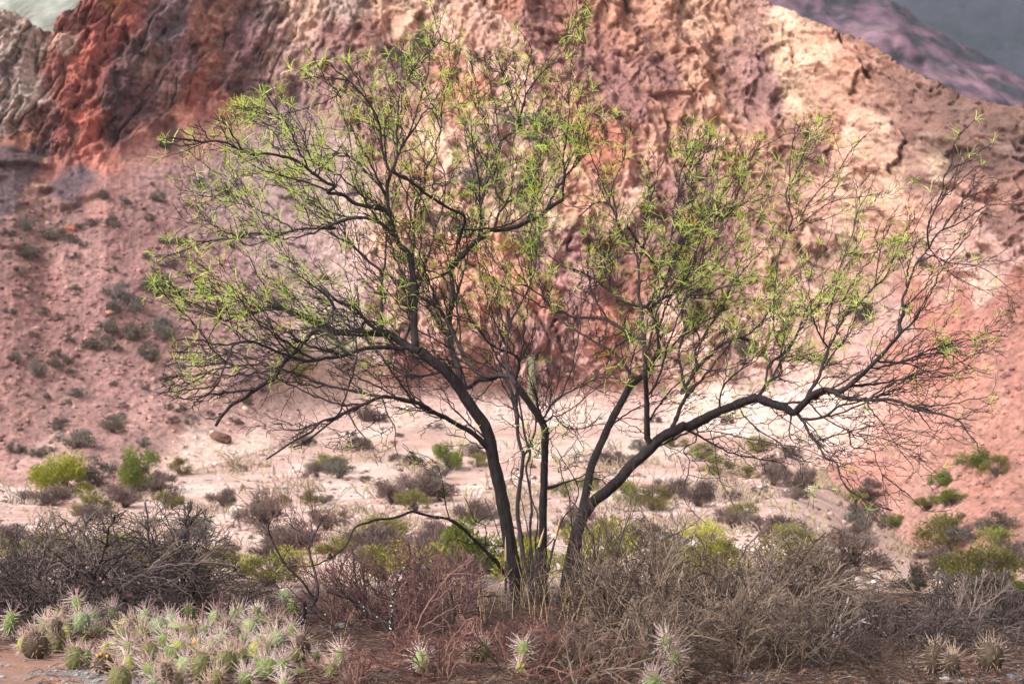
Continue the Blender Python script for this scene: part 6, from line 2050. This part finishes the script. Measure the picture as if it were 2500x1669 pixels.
scatter("gravel", "grey slate gravel on the sand along the bottom of the picture", 3600, (-3.2, 3.3), (11.8, 15.4), .003, .016, GP, M_STONE, gdens)
tb = Tubes(3)
for k in range(11000):
    x, y = RNG.uniform(-3.4, 3.5), 12.2 + 5.3 * RNG.random() ** 1.6
    fx, fy = to_px(x, y, 0)
    if fx < 430 and fy > 1590 and RNG.random() < .95:
        continue
    z = float(ground_h(x, y))
    a = RNG.uniform(0, 6.28)
    L = RNG.uniform(.03, .16)
    tb.add([(x, y, z + .004 + RNG.random() * .02), (x + L * .5 * math.cos(a), y + L * .5 * math.sin(a), z + .01 + RNG.random() * .03), (x + L * math.cos(a + .3), y + L * math.sin(a + .3), z + .004 + RNG.random() * .03)], [.002, .0022, .0008], RNG.random())
me = tb.build("litter", M_TWIG, palette=[lin((48, 34, 32)), lin((84, 58, 50)), lin((140, 114, 98))])
tag(link("litter", me), "fallen twigs and dry litter under the shrubs", "litter", kind="stuff")
# dry grass blades round the foot of the tree
tb = Tubes(3)
for k in range(130):
    fx = RNG.normal(1300, 300)
    y = RNG.uniform(14.6, 16.6)
    a, _ = ray(fx, 1500)
    x = a * y
    L = RNG.uniform(.12, .42)
    dx, dy = RNG.normal(0, .3), RNG.normal(0, .2)
    tb.add([(x, y, 0), (x + dx * L * .4, y + dy * L * .4, L * .55), (x + dx * L, y + dy * L, L * .9)], [.0018, .0015, .0006], RNG.random())
me = tb.build("dry_grass", M_TWIG, palette=[lin((150, 116, 84)), lin((190, 160, 120)), lin((206, 180, 140))])
tag(link("dry_grass", me), "thin straw coloured grass round the foot of the tree", "grass", kind="stuff")

# ================================================================== the air: a thin haze between here and the mountains
HAZE = True
if HAZE:
    m, nt, out = _mat("haze_air")
    pv = nt.nodes.new("ShaderNodeVolumePrincipled")
    pv.inputs["Color"].default_value = (0.80, 0.88, 1.0, 1)
    pv.inputs["Density"].default_value = 0.00018
    pv.inputs["Anisotropy"].default_value = 0.0
    nt.links.new(pv.outputs[0], out.inputs["Volume"])
    allp = [Vector(c) for o in (bpy.data.objects["purple_mountain"], bpy.data.objects["distant_mountain"], bpy.data.objects["hillside"], bpy.data.objects["ground"], bpy.data.objects["grey_hillside"]) for c in o.bound_box]
    lo = [min(p[i] for p in allp) - 3 for i in range(3)]
    hi = [max(p[i] for p in allp) + 3 for i in range(3)]
    V = [(x, y, z) for x in (lo[0], hi[0]) for y in (lo[1], hi[1]) for z in (lo[2], hi[2])]
    Q = [(0, 1, 3, 2), (4, 6, 7, 5), (0, 4, 5, 1), (2, 3, 7, 6), (0, 2, 6, 4), (1, 5, 7, 3)]
    me = new_mesh("haze", V, quads=Q, mat=m, smooth=False)
    tag(link("haze", me), "thin bluish haze in front of the far mountains", "haze", kind="stuff")

# two to six look-alikes that share a label are told apart by their order from the left
ORD = {2: ["the left one", "the right one"], 3: ["left one", "middle one", "right one"]}
LONGORD = ["leftmost", "second from left", "third from left", "fourth from left", "fifth from left", "sixth from left", "seventh from left", "eighth from left"]
bylab = {}
for o in COL.objects:
    if o.get("group") and o.get("label") and o.get("category"):
        bylab.setdefault((o["group"], o["label"]), []).append(o)
for (g, l), os_ in bylab.items():
    n = len(os_)
    if 2 <= n <= 8:
        os_.sort(key=lambda o: o.location.x / o.location.y)
        for i, o in enumerate(os_):
            nl = l + ", " + (ORD[n][i] if n in ORD else LONGORD[i])
            if len(nl.replace("-", " ").split()) <= 16:
                o["label"] = nl
